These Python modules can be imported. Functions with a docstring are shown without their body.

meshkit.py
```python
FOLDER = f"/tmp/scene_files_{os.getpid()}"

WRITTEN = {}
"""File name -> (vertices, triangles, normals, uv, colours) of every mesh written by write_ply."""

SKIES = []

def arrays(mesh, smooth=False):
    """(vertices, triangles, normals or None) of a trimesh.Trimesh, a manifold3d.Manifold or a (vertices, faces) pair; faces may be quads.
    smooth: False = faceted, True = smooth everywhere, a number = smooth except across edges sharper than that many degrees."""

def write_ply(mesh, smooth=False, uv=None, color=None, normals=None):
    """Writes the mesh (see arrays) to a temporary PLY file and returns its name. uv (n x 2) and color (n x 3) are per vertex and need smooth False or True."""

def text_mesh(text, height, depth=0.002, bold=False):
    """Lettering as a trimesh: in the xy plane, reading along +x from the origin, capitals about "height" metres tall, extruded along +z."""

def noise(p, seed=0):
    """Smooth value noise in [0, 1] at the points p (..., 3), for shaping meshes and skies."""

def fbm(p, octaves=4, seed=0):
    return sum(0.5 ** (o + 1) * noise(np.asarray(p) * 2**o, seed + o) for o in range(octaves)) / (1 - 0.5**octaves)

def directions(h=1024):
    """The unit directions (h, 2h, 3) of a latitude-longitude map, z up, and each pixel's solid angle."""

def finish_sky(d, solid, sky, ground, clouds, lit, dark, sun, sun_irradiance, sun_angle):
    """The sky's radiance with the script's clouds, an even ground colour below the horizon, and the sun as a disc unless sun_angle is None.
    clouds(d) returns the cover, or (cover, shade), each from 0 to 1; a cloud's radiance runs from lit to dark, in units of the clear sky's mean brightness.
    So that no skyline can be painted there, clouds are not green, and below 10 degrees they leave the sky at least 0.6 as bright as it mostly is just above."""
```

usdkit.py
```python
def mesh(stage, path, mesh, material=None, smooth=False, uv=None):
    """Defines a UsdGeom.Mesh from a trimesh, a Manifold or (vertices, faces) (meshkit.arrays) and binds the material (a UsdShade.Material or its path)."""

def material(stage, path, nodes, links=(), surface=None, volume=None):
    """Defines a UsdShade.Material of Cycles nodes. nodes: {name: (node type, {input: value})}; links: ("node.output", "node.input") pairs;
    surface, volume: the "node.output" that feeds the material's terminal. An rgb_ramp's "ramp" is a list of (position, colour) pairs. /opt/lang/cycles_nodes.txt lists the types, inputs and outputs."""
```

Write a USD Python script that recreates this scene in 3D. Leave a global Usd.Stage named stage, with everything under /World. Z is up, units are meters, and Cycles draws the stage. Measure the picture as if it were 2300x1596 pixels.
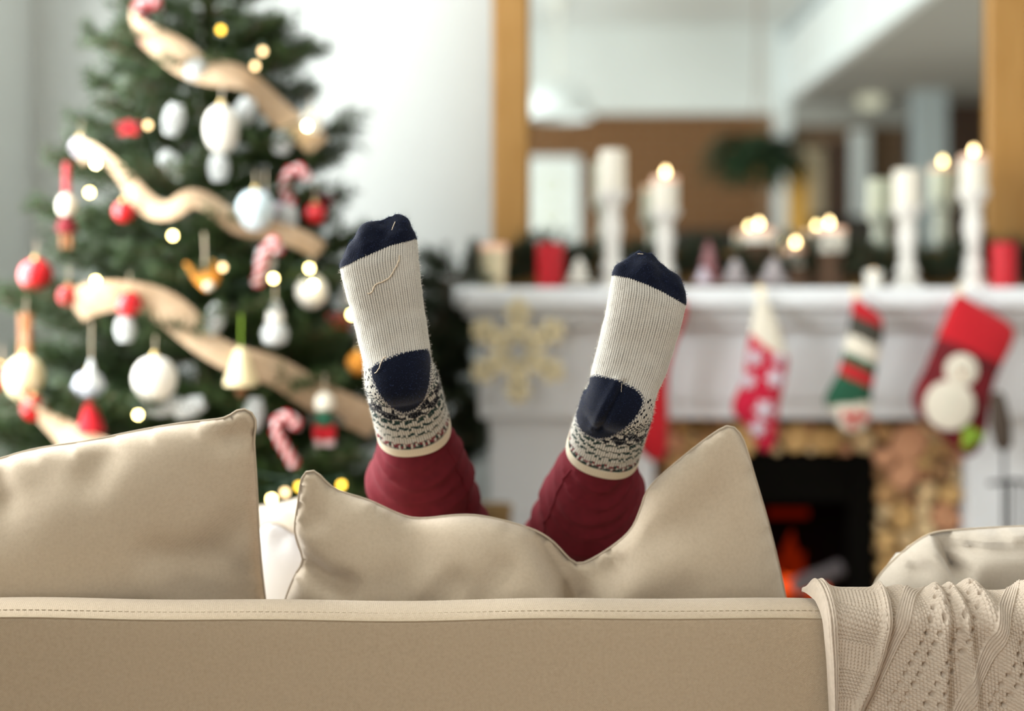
import math, random
import numpy as np, trimesh, usdkit, meshkit
import manifold3d as m3
from scipy.spatial import Delaunay, cKDTree
from scipy.sparse import coo_matrix, diags
from scipy.sparse.linalg import spsolve
from shapely.geometry import Polygon, Point, LineString
from shapely import contains_xy
from pxr import Usd, UsdGeom, UsdLux, UsdShade, Gf, Sdf, Vt

stage = Usd.Stage.CreateInMemory()
UsdGeom.SetStageUpAxis(stage, "Z")
UsdGeom.SetStageMetersPerUnit(stage, 1.0)
UsdGeom.Xform.Define(stage, "/World")
UsdGeom.Scope.Define(stage, "/World/Looks")
PI = math.pi
F, CX, HY, EYE = 3194.44, 1150.0, 700.0, 1.15       # focal length in pixels, optical axis, eye height

# ------------------------------------------------------------------ camera, sky, daylight, exposure
cam = UsdGeom.Camera.Define(stage, "/World/camera")
cam.CreateFocalLengthAttr(50.0)
cam.CreateHorizontalApertureAttr(36.0)
cam.CreateVerticalApertureOffsetAttr(-36.0 * 98 / 2300)
cam.CreateFStopAttr(1.7)
cam.CreateFocusDistanceAttr(1.527)
cam.CreateClippingRangeAttr(Gf.Vec2f(0.05, 200))
cam.CreateExposureAttr(0.12)
cx_ = UsdGeom.Xformable(cam)
cx_.AddTranslateOp().Set(Gf.Vec3d(0, 0, EYE))
cx_.AddRotateXOp().Set(90)

sky = UsdLux.DomeLight.Define(stage, "/World/sky")
sky.CreateColorAttr(Gf.Vec3f(0.86, 0.93, 1.0)); sky.CreateIntensityAttr(0.5)

def window_light(name, loc, w, h, rz, power, col):
    l = UsdLux.RectLight.Define(stage, "/World/" + name)
    l.CreateWidthAttr(w); l.CreateHeightAttr(h); l.CreateIntensityAttr(power); l.CreateColorAttr(Gf.Vec3f(*col))
    x = UsdGeom.Xformable(l); x.AddTranslateOp().Set(Gf.Vec3d(*loc)); x.AddRotateZOp().Set(rz); x.AddRotateXOp().Set(90)
# daylight outside the three windows of the room (they face the room through the openings)
window_light("daylight_window_near_tree", (-1.62, 2.38, 1.8), 1.9, 2.2, -90, 14.5, (0.95, 0.98, 1.0))
window_light("daylight_window_behind", (-1.62, -1.6, 1.7), 2.4, 2.2, -90, 6.2, (0.95, 0.98, 1.0))
window_light("daylight_window_side", (4.85, 0.6, 1.6), 3.0, 2.2, 90, 1.4, (1.0, 0.97, 0.93))

# ------------------------------------------------------------------ helpers
_names = {}
def numbered(parent, name):
    k = parent + "/" + name
    n = _names.get(k, 0); _names[k] = n + 1
    return name if n == 0 else "%s_%03d" % (name, n)

def path_of(p):
    return str(p.GetPath()) if hasattr(p, "GetPath") else "/World"

def setdata(o, label=None, cat=None, group=None, kind=None):
    for k, v in (("label", label), ("category", cat), ("group", group), ("kind", kind)):
        if v: o.SetCustomDataByKey(k, v)
    return o

def obj(name, mesh, m, parent=None, smooth=35, label=None, cat=None, group=None, kind=None, col=None):
    par = path_of(parent) if parent is not None else "/World"
    g = usdkit.mesh(stage, par + "/" + numbered(par, name), mesh, m, smooth=smooth)
    if col is not None:
        UsdGeom.PrimvarsAPI(g).CreatePrimvar("col", Sdf.ValueTypeNames.Color3fArray, "vertex").Set(Vt.Vec3fArray.FromNumpy(np.asarray(col, np.float32)))
    return setdata(g.GetPrim(), label, cat, group, kind)

def thing(name, label, cat, loc=(0, 0, 0), rz=0, group=None, kind=None):
    x = UsdGeom.Xform.Define(stage, "/World/" + numbered("/World", name))
    x.AddTranslateOp().Set(Gf.Vec3d(*map(float, loc)))
    if rz: x.AddRotateZOp().Set(rz)
    return setdata(x.GetPrim(), label, cat, group, kind)

def part(name, parent, label=None):
    x = UsdGeom.Xform.Define(stage, path_of(parent) + "/" + numbered(path_of(parent), name))
    return setdata(x.GetPrim(), label)

def P(px, py, d):                     # the point at depth d that the photograph shows at px, py
    return np.array([(px - CX) * d / F, d, EYE - (py - HY) * d / F])
def X(px, d): return (px - CX) * d / F
def Z(py, d): return EYE - (py - HY) * d / F

def cat(*ms):
    vs, fs, n = [], [], 0
    for m in ms:
        v, f = (np.asarray(m[0]), np.asarray(m[1])) if isinstance(m, tuple) else (m.vertices, m.faces)
        if f.shape[1] == 4: f = np.vstack([f[:, [0, 1, 2]], f[:, [0, 2, 3]]])
        vs.append(v); fs.append(f + n); n += len(v)
    return np.vstack(vs), np.vstack(fs)

def move(m, d):
    return (np.asarray(m[0]) + np.asarray(d), m[1])
def rot(m, axis, ang, about=(0, 0, 0)):
    R = trimesh.transformations.rotation_matrix(ang, axis)[:3, :3]
    a = np.asarray(about, float)
    return ((np.asarray(m[0]) - a) @ R.T + a, m[1])

def box(lo, hi, b=0.003):
    lo, hi = np.asarray(lo, float), np.asarray(hi, float)
    b = min(b, *(0.45 * (hi - lo)))
    pts = []
    for s in np.ndindex(2, 2, 2):
        c = np.where(np.array(s) > 0, hi, lo); inn = np.where(np.array(s) > 0, -b, b)
        for k in range(3):
            q = c + inn; q[k] = c[k]; pts.append(q)
    h = trimesh.convex.convex_hull(np.array(pts))
    return (np.array(h.vertices), np.array(h.faces))

def lathe(prof, n=28, closed=True):
    prof = np.asarray(prof, float); a = np.arange(n) * 2 * PI / n
    v = np.stack([prof[:, None, 0] * np.cos(a), prof[:, None, 0] * np.sin(a), np.broadcast_to(prof[:, None, 1], (len(prof), n))], -1).reshape(-1, 3)
    i, j = np.meshgrid(np.arange(len(prof) - 1), np.arange(n), indexing="ij")
    f = np.stack([i * n + j, i * n + (j + 1) % n, (i + 1) * n + (j + 1) % n, (i + 1) * n + j], -1).reshape(-1, 4)
    f = np.vstack([f[:, [0, 1, 2]], f[:, [0, 2, 3]]])
    if closed:
        c0, c1 = len(v), len(v) + 1
        v = np.vstack([v, [[0, 0, prof[0, 1]], [0, 0, prof[-1, 1]]]])
        k = np.arange(n); e = (len(prof) - 1) * n
        f = np.vstack([f, np.stack([np.full(n, c0), (k + 1) % n, k], 1), np.stack([np.full(n, c1), e + k, e + (k + 1) % n], 1)])
    return v, f

def smoothpath(pts, n):
    from scipy.interpolate import CubicSpline
    pts = np.asarray(pts, float)
    t = np.r_[0, np.cumsum(np.linalg.norm(np.diff(pts, axis=0), axis=1))]
    return CubicSpline(t, pts)(np.linspace(0, t[-1], n))

def frames(p):
    t = np.gradient(p, axis=0); t /= np.linalg.norm(t, axis=1, keepdims=True) + 1e-12
    a = np.zeros_like(p); ref = np.array([0, 0, 1.0]) if abs(t[0, 2]) < .9 else np.array([1.0, 0, 0])
    x = np.cross(t[0], ref)
    for i in range(len(p)):
        x = x - t[i] * (x @ t[i]); x /= np.linalg.norm(x); a[i] = x
    return t, a, np.cross(t, a)

def tube(pts, r, sides=8, caps=True):
    p = np.asarray(pts, float); n = len(p); r = np.broadcast_to(r, (n,))
    t, a, b = frames(p); g = np.arange(sides) * 2 * PI / sides
    v = (p[:, None] + r[:, None, None] * (np.cos(g)[None, :, None] * a[:, None] + np.sin(g)[None, :, None] * b[:, None])).reshape(-1, 3)
    return grid_faces(v, n, sides, caps)

def grid_faces(v, n, m, caps=True):            # n rings of m points
    i, j = np.meshgrid(np.arange(n - 1), np.arange(m), indexing="ij")
    q = np.stack([i * m + j, i * m + (j + 1) % m, (i + 1) * m + (j + 1) % m, (i + 1) * m + j], -1).reshape(-1, 4)
    f = np.vstack([q[:, [0, 1, 2]], q[:, [0, 2, 3]]])
    if caps:
        c0, c1 = len(v), len(v) + 1
        v = np.vstack([v, v[:m].mean(0), v[(n - 1) * m:n * m].mean(0)]); k = np.arange(m); e = (n - 1) * m
        f = np.vstack([f, np.stack([np.full(m, c0), (k + 1) % m, k], 1), np.stack([np.full(m, c1), e + k, e + (k + 1) % m], 1)])
    return v, f

def sheet(v, n, m, th):                        # an n x m grid of points given thickness th along its normals
    v = v.reshape(n, m, 3)
    nn = np.cross(np.gradient(v, axis=0), np.gradient(v, axis=1)); nn /= np.linalg.norm(nn, axis=-1, keepdims=True) + 1e-12
    top, bot = (v + nn * th / 2).reshape(-1, 3), (v - nn * th / 2).reshape(-1, 3)
    i, j = np.meshgrid(np.arange(n - 1), np.arange(m - 1), indexing="ij")
    q = np.stack([i * m + j, (i + 1) * m + j, (i + 1) * m + j + 1, i * m + j + 1], -1).reshape(-1, 4)
    N = n * m
    rim = np.r_[np.arange(m), np.arange(1, n) * m + m - 1, (n - 1) * m + np.arange(m - 2, -1, -1), np.arange(n - 2, 0, -1) * m]
    r2 = np.roll(rim, -1)
    q = np.vstack([q, q[:, ::-1] + N, np.stack([rim, r2, r2 + N, rim + N], 1)])
    return np.vstack([top, bot]), np.vstack([q[:, [0, 1, 2]], q[:, [0, 2, 3]]])

def resample(poly, step, closed=True):
    p = np.asarray(poly, float)
    if closed: p = np.vstack([p, p[:1]])
    s = np.r_[0, np.cumsum(np.linalg.norm(np.diff(p, axis=0), axis=1))]
    k = max(8, int(s[-1] / step))
    t = np.linspace(0, s[-1], k + (0 if closed else 1), endpoint=not closed)
    return np.stack([np.interp(t, s, p[:, i]) for i in range(p.shape[1])], 1)

def rounded(poly, k=2):                        # Chaikin corner cutting
    p = np.asarray(poly, float)
    for _ in range(k):
        q = np.roll(p, -1, 0); p = np.stack([.75 * p + .25 * q, .25 * p + .75 * q], 1).reshape(-1, 2)
    return p

def inflate(outline, res, power=0.55):
    """2-D outline -> points, triangles, inflation 0..1 (sqrt-like of a Poisson solution), boundary count"""
    b = resample(outline, res); pg = Polygon(b)
    if not pg.is_valid: pg = pg.buffer(0)
    lo, hi = b.min(0), b.max(0)
    gx, gy = np.meshgrid(np.arange(lo[0], hi[0], res), np.arange(lo[1], hi[1], res * .87))
    gx = gx + (np.arange(gx.shape[0]) % 2)[:, None] * res / 2
    g = np.stack([gx.ravel(), gy.ravel()], 1)
    g = g[contains_xy(pg, g[:, 0], g[:, 1])]
    g = g[cKDTree(b).query(g)[0] > res * .6]
    p = np.vstack([b, g]); tri = Delaunay(p).simplices
    c = p[tri].mean(1); tri = tri[contains_xy(pg.buffer(res * .02), c[:, 0], c[:, 1])]
    e1, e2 = p[tri[:, 1]] - p[tri[:, 0]], p[tri[:, 2]] - p[tri[:, 0]]
    ar = e1[:, 0] * e2[:, 1] - e1[:, 1] * e2[:, 0]
    tri = np.where((ar > 0)[:, None], tri, tri[:, ::-1])[np.abs(ar) > 1e-12]
    n, nb = len(p), len(b)
    e = np.vstack([tri[:, [0, 1]], tri[:, [1, 2]], tri[:, [2, 0]]]); e = np.unique(np.sort(e, 1), axis=0)
    A = coo_matrix((np.ones(len(e)), (e[:, 0], e[:, 1])), (n, n)).tocsr(); A = A + A.T
    L = (diags(np.asarray(A.sum(1)).ravel()) - A).tocsr()
    u = np.zeros(n); I = np.arange(nb, n)
    u[I] = spsolve(L[I][:, I].tocsc(), np.ones(len(I)))
    return p, tri, (np.maximum(u, 0) / u.max()) ** power, nb

def pillow_faces(tri, nb, n):
    """front (normal -y for x,z points) and back triangles of a closed pillow; back copies only the inner points"""
    m = np.arange(n); m[nb:] = np.arange(n, n + n - nb)
    return np.vstack([tri, m[tri][:, ::-1]])

def pillow(outline, y0, T, res, power=.55, front=None, back=1.0):
    """outline in x,z; y0, T constants or functions of (x,z); front(p,h) -> h of the face towards -y"""
    p, tri, h, nb = inflate(outline, res, power)
    yy = y0(p[:, 0], p[:, 1]) if callable(y0) else np.full(len(p), y0)
    hf = front(p, h) if front else h
    vf = np.stack([p[:, 0], yy - T * hf, p[:, 1]], 1); vb = np.stack([p[:, 0], yy + T * back * h, p[:, 1]], 1)
    return np.vstack([vf, vb[nb:]]), pillow_faces(tri, nb, len(p)), p, nb

def split(mesh, key):
    """submeshes of a mesh by an integer key per face"""
    v, f = mesh; out = {}
    for k in np.unique(key):
        ff = f[key == k]; u, inv = np.unique(ff, return_inverse=True)
        out[int(k)] = (v[u], inv.reshape(-1, 3), u)
    return out

def segdist(p, a, b):
    a, b = np.asarray(a, float), np.asarray(b, float)
    t = np.clip(((p - a) @ (b - a)) / ((b - a) @ (b - a)), 0, 1)
    return np.linalg.norm(p - (a + t[:, None] * (b - a)), axis=1), t
def linedist(p, line):
    d = np.full(len(p), 1e9)
    for a, b in zip(line[:-1], line[1:]): d = np.minimum(d, segdist(p, a, b)[0])
    return d

def hull(a, ra, b, rb, n=16):
    s1 = m3.Manifold.sphere(ra, n).translate(list(map(float, a))); s2 = m3.Manifold.sphere(rb, n).translate(list(map(float, b)))
    return m3.Manifold.batch_hull([s1, s2])

# ------------------------------------------------------------------ materials
def M(name, c, rough=.6, c2=None, scale=30, metal=0, bump=0, bscale=300, sheen=0, spec=.4, emit=0, ecol=None, stretch=(1, 1, 1), trans=0, island=None, coat=0):
    nd = {"p": ("principled_bsdf", dict(base_color=c, roughness=rough, metallic=metal, specular_ior_level=spec, sheen_weight=sheen, sheen_roughness=.4, transmission_weight=trans, coat_weight=coat)),
          "tc": ("texture_coordinate", {}), "mp": ("mapping", {"scale": stretch})}
    lk = []
    if emit: nd["p"][1].update(emission_color=ecol or c, emission_strength=emit)
    if c2 is not None or bump: lk.append(("tc.object", "mp.vector"))
    if c2 is not None:
        nd["n"] = ("noise_texture", {"scale": scale, "detail": 4}); nd["r"] = ("rgb_ramp", {"ramp": [(.3, c), (.7, c2)]})
        lk += [("mp.vector", "n.vector"), ("n.fac", "r.fac"), ("r.color", "p.base_color")]
    if island is not None:
        nd["g"] = ("geometry", {}); nd["r2"] = ("rgb_ramp", {"ramp": island})
        lk += [("g.random_per_island", "r2.fac"), ("r2.color", "p.base_color")]
    if bump:
        nd["bn"] = ("noise_texture", {"scale": bscale, "detail": 3}); nd["b"] = ("bump", {"strength": min(1, bump), "distance": .002})
        lk += [("mp.vector", "bn.vector"), ("bn.fac", "b.height"), ("b.normal", "p.normal")]
    if not any(l[0].startswith("tc") for l in lk): nd.pop("tc"); nd.pop("mp")
    return usdkit.material(stage, "/World/Looks/" + name, nd, lk, "p.BSDF")

def Mweave(name, c, c2, pitch=.0016, bump=.35, sheen=.25, big=None):
    """woven cloth: two crossing thread waves, plus slow tone drift"""
    s = .314 / pitch
    nd = {"p": ("principled_bsdf", dict(roughness=.85, specular_ior_level=.2, sheen_weight=sheen, sheen_roughness=.5)), "tc": ("texture_coordinate", {}),
          "r1": ("mapping", {"rotation": (.55, .62, .35)}), "w1": ("wave_texture", {"bands_direction": "x", "scale": s, "distortion": 1.2, "detail": 1, "detail_scale": 1.5}),
          "w2": ("wave_texture", {"bands_direction": "z", "scale": s, "distortion": 1.2, "detail": 1, "detail_scale": 1.5}),
          "mu": ("math", {"math_type": "multiply"}), "n": ("noise_texture", {"scale": 260.0, "detail": 3}), "ad": ("math", {"math_type": "multiply_add", "value2": .55}),
          "rr": ("rgb_ramp", {"ramp": [(.1, c2), (.75, c)]}), "b": ("bump", {"strength": bump, "distance": .0006})}
    lk = [("tc.object", "r1.vector"), ("r1.vector", "w1.vector"), ("r1.vector", "w2.vector"), ("tc.object", "n.vector"), ("w1.fac", "mu.value1"), ("w2.fac", "mu.value2"),
          ("mu.value", "ad.value1"), ("n.fac", "ad.value3"), ("ad.value", "rr.fac"), ("rr.color", "p.base_color"), ("mu.value", "b.height"), ("b.normal", "p.normal")]
    return usdkit.material(stage, "/World/Looks/" + name, nd, lk, "p.BSDF")

def Mcol(name, rough=.9, sheen=.08, gain=1.0):
    nd = {"p": ("principled_bsdf", dict(roughness=rough, specular_ior_level=.15, sheen_weight=sheen, sheen_roughness=.45)), "a": ("attribute", {"attribute": "col"}),
          "tc": ("texture_coordinate", {}), "n": ("noise_texture", {"scale": 900.0, "detail": 2}), "b": ("bump", {"strength": .3, "distance": .0005})}
    lk = [("a.color", "p.base_color"), ("tc.object", "n.vector"), ("n.fac", "b.height"), ("b.normal", "p.normal")]
    return usdkit.material(stage, "/World/Looks/" + name, nd, lk, "p.BSDF")

def Mlight(name, c, s):
    return usdkit.material(stage, "/World/Looks/" + name, {"e": ("emission", {"color": c, "strength": s})}, [], "e.emission")

K = dict(
    wall=M("wall_paint", (.585, .605, .565), .85, bump=.08, bscale=150), ceiling=M("ceiling_paint", (.80, .81, .79), .9),
    floor=M("floor_oak", (.42, .27, .15), .45, (.30, .18, .09), 6, stretch=(1, 12, 1)),
    white=M("white_lacquer", (.86, .89, .89), .45), offwhite=M("off_white_wood", (.80, .77, .70), .55),
    oak=M("honey_oak", (.36, .18, .04), .5, (.44, .24, .07), 14, stretch=(6, 6, .5)),
    mirror=M("mirror_glass", (.84, .90, .845), .015, metal=1), brick=M("brick_clay", (.30, .15, .06), .9, island=[(0, (.21, .095, .035)), (.5, (.29, .145, .055)), (1, (.37, .20, .085))]),
    mortar=M("mortar", (.30, .20, .13), .95), darkbrick=M("dark_brick", (.2, .12, .07), .9),
    sofa=Mweave("sofa_linen", (.49, .385, .26), (.39, .30, .195)), sofa_in=M("sofa_thread", (.46, .37, .25), .9),
    cush=Mweave("cushion_linen", (.56, .455, .325), (.455, .36, .25), .0015, .25), cush2=Mweave("pale_cushion_linen", (.52, .45, .355), (.45, .385, .295), .0015, .25),
    pillow_white=M("white_cotton", (.66, .645, .62), .9, bump=.1), seam=M("cushion_seam", (.52, .43, .315), .9),
    knit=Mcol("wool_knit"), fuzz=M("wool_fuzz", (.75, .71, .62), .9), fuzz_navy=M("navy_fuzz", (.03, .05, .13), .9), thread=M("cream_yarn", (.70, .58, .42), .9),
    trousers=M("burgundy_jersey", (.10, .0085, .013), .9, (.13, .011, .017), 90, bump=.15, bscale=700, spec=.15), sweater=M("grey_sweater", (.5, .48, .46), .9),
    skin=M("skin", (.62, .40, .30), .5), hair=M("brown_hair", (.09, .045, .02), .6),
    throw=Mcol("throw_wool"),
    needle=M("fir_needle", (.03, .07, .03), .55, island=[(0, (.022, .048, .006)), (.4, (.062, .125, .016)), (.75, (.14, .205, .05)), (1, (.30, .33, .18))]),
    needle2=M("garland_needle", (.02, .05, .02), .6, island=[(0, (.012, .028, .008)), (.6, (.035, .07, .02)), (1, (.09, .13, .06))]),
    bark=M("bark", (.10, .055, .03), .9), burlap=M("burlap_ribbon", (.52, .375, .24), .85, (.44, .30, .175), 60, bump=.3, bscale=600),
    red=M("red_gloss", (.55, .008, .014), .25, coat=.3), redfelt=M("red_felt", (.52, .008, .016), .9, sheen=.3), pinkred=M("crimson_felt", (.56, .008, .04), .9, sheen=.2), darkred=M("dark_red_plaid", (.22, .008, .015), .9, (.10, .008, .01), 25),
    pearl=M("pearl_white", (.82, .78, .68), .3, coat=.3), pale=M("pale_pink_white", (.66, .58, .64), .45), cream=M("cream_paint", (.80, .66, .38), .5), gold=M("gold_metal", (.75, .55, .22), .35, metal=1),
    bluewhite=M("ice_blue_white", (.62, .74, .76), .4), candy=M("candy_white", (.70, .50, .47), .4), candyred=M("candy_red", (.38, .015, .025), .4), orange=M("orange_felt", (.72, .28, .03), .8),
    green=M("green_felt", (.015, .09, .045), .9), lime=M("lime_felt", (.26, .42, .04), .9), greyfelt=M("grey_felt", (.48, .49, .53), .9), charcoal=M("charcoal_green_knit", (.06, .055, .04), .9), creamfelt=M("cream_felt", (.80, .74, .60), .9),
    glass=M("clear_glass", (.9, .93, .92), .08, trans=.6), silver=M("frosted_silver", (.56, .58, .555), .6), brown=M("brown_wood", (.20, .085, .03), .7), cinnamon=M("cinnamon", (.30, .12, .04), .7),
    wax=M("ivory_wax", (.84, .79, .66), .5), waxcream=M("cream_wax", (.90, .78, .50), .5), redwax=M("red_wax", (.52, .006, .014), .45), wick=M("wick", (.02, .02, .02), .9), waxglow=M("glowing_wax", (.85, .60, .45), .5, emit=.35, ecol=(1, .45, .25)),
    frost=M("frosted_cone", (.42, .35, .34), .8, (.60, .56, .56), 40), redfrost=M("frosted_red", (.25, .03, .035), .8, (.40, .25, .25), 60),
    iron=M("black_iron", (.005, .0045, .0035), 1.0, spec=.03), soot=M("soot", (.005, .0045, .004), .9, spec=.1), brush=M("brush_bristle", (.07, .05, .035), .9), ash=M("ash_log", (.22, .19, .19), .9),
    logend=M("log_end", (.36, .20, .08), .8, island=[(0, (.26, .12, .04)), (.2, (.72, .48, .22)), (.4, (.66, .34, .17)), (.55, (.86, .66, .36)), (.75, (.70, .45, .24)), (.9, (.86, .72, .46)), (1, (.30, .15, .06))]),
    log0=M("log_golden", (.76, .50, .21), .8, (.62, .38, .14), 40), log1=M("log_pink", (.70, .36, .20), .8, (.56, .28, .14), 40), log2=M("log_pale", (.82, .62, .34), .8, (.68, .48, .24), 40), log3=M("log_brown", (.50, .29, .12), .8, (.48, .27, .11), 40), log4=M("log_dark", (.36, .20, .09), .8, (.28, .15, .06), 40),
    glow=Mlight("heater_glow", (1, .04, .004), .06), mortar2=M("dark_gap", (.05, .028, .015), .95), wicker=M("wicker", (.33, .21, .08), .8, (.24, .15, .06), 50), flakewood=M("snowflake_wood", (.82, .70, .42), .7),
    print_=M("print_paper", (.84, .85, .82), .6), printmark=M("print_ink", (.70, .72, .58), .7), leaf=M("fern_leaf", (.03, .08, .015), .6, island=[(0, (.008, .028, .005)), (.7, (.022, .065, .010)), (1, (.05, .12, .02))]),
    post=M("amber_wood", (.60, .32, .06), .6), grey=M("grey_blue_paint", (.42, .46, .47), .8), dark=M("dark_furniture", (.022, .015, .01), .6), darkbrown=M("dark_brown_panel", (.07, .035, .02), .7), tan=M("tan_panel", (.46, .36, .24), .8), curtain=M("sheer_curtain", (.72, .69, .60), .9),
    soffit=M("soffit_grey", (.42, .405, .375), .9), rug=M("rug_wool", (.6, .56, .5), .95),
    bulb=Mlight("warm_bulb", (1, .78, .30), 24.0), bulbhot=Mlight("bright_bulb", (1, .88, .5), 28.0), bulbamber=Mlight("amber_bulb", (1, .60, .06), 7), bulbdim=Mlight("dim_bulb", (1, .68, .33), 6.0),
    flame=Mlight("candle_flame", (1, .72, .34), 15.0), fire=Mlight("fire_flame", (1, .055, .006), .11), ember=Mlight("ember", (1, .09, .01), 1.1), lampglow=Mlight("lamp_glow", (1, .93, .72), .62),
    lead=M("cable_green", (.01, .03, .012), .6),
)
# ------------------------------------------------------------------ the room
YW, YB, XL, XR, ZC, ZS = 3.98, -3.5, -1.34, 4.6, 3.4, 2.8       # fireplace wall, wall behind the camera, side walls, ceiling, low soffit
def struct(name, mesh, m, parent=None, **k): return obj(name, mesh, m, parent, kind="structure" if parent is None else None, **k)

struct("floor", box((XL - .3, YB - .2, -.1), (XR + .3, YW + .2, 0)), K["floor"], label="oak floor of the living room, mostly behind the sofa", cat="floor")
struct("wall_front", box((XL - .3, YW, 0), (XR + .3, YW + .2, ZC)), K["wall"], label="off-white painted wall behind the tree and the fireplace", cat="wall")
def holed(u0, u1, z1, holes):          # rectangles of a wall around its openings (u along the wall)
    out, u = [], u0
    for a, b, za, zb in holes:
        out += [(u, a, 0, z1), (a, b, 0, za), (a, b, zb, z1)]; u = b
    return out + [(u, u1, 0, z1)]
LW = [(-2.8, -.4, .6, 2.8), (1.43, 3.33, .7, 2.9)]
struct("wall_left", cat(*[box((XL - .2, a, z0), (XL, b, z1), .001) for a, b, z0, z1 in holed(YB, YW, ZC, LW)]), K["wall"], label="off-white side wall seen edge-on beside the tree", cat="wall")
RW = [(-.9, 2.1, .5, 2.7)]
struct("wall_right", cat(*[box((XR, a, z0), (XR + .2, b, z1), .001) for a, b, z0, z1 in holed(YB, YW, ZC, RW)]), K["wall"], label="off-white side wall outside the picture to the right", cat="wall")
for i, (xw, (a, b, z0, z1)) in enumerate([(XL - .1, LW[0]), (XL - .1, LW[1]), (XR + .1, RW[0])]):
    w = thing("window_%d" % (i + 1), "white framed window that lets the daylight in", "window", (xw, (a + b) / 2, z0), kind="structure")
    h, q = z1 - z0, (b - a) / 2
    obj("window_frame", cat(box((-.05, -q, 0), (.05, -q + .06, h)), box((-.05, q - .06, 0), (.05, q, h)), box((-.05, -q + .06, 0), (.05, q - .06, .06)), box((-.05, -q + .06, h - .06), (.05, q - .06, h))), K["white"], w)
    for s in (-.34, .34): obj("mullion", box((-.025, s * q - .02, .06), (.025, s * q + .02, h - .06)), K["white"], w)
# wall behind the camera, which the mirror shows: brick to 2.72 m, plaster above, a lowered soffit to its right
wb = struct("wall_back", box((XL - .3, YB - .2, 0), (XR + .3, YB, ZC)), K["mortar"], label="brown brick wall seen in the mirror", cat="wall")
rng = np.random.default_rng(5)
rest = []
nb = 0
for row in range(36):
    z = row * .0755
    for col in range(-7, 20):
        x = col * .232 + (row % 2) * .116
        if x > 3.05 or x + .222 < XL or (2.08 < x + .11 < 2.2): continue
        m_ = box((max(x, XL), YB, z), (min(x + .222, 3.08), YB + .012 + .004 * rng.random(), z + .065), .003)
        if 1.55 < z and -.05 < x and nb < 290:
            obj("brick", m_, K["brick"] if x < 2.1 else K["darkbrick"], wb); nb += 1
        else: rest.append(m_)
obj("brick_courses", cat(*rest), K["brick"], wb, kind="stuff")
struct("trim_1", box((XL, YB, 2.72), (2.15, YB + .05, ZC)), K["ceiling"], label="pale plaster band above the brick wall in the mirror", cat="wall")
struct("ceiling", box((XL - .3, YB - .2, ZC), (XR + .3, YW + .2, ZC + .1)), K["ceiling"], label="pale ceiling of the tall room reflected in the mirror", cat="ceiling")
bk = thing("trim_2", "white bulkhead with slotted vents crossing the mirror", "bulkhead", (0, 0, 0), kind="structure")
obj("bulkhead_face", box((2.15, YB, ZS), (2.22, 1.2, ZC)), K["white"], bk)
for i in range(7):
    y = YB + .55 + i * .62
    obj("vent_panel", box((2.138, y, ZS + .1), (2.152, y + .3, ZC - .16)), K["ceiling"], bk)
obj("vent_slot", box((2.12, YB + .1, ZC - .1), (2.16, 1.1, ZC - .05)), K["grey"], bk, label="grey slot along the top of the bulkhead")
struct("trim_3", box((2.22, YB, ZS), (XR, 1.2, ZS + .06)), K["soffit"], label="grey lowered ceiling seen in the mirror", cat="ceiling")
struct("trim_4", box((2.08, YB, 0), (2.2, YB + .1, ZC)), K["white"], label="white narrow pillar at the end of the brick wall", cat="pillar")
struct("trim_5", box((3.02, -3.0, 0), (3.24, -2.78, ZS)), K["grey"], label="blue-grey square column reflected beside the mirror's candles", cat="column")
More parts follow.
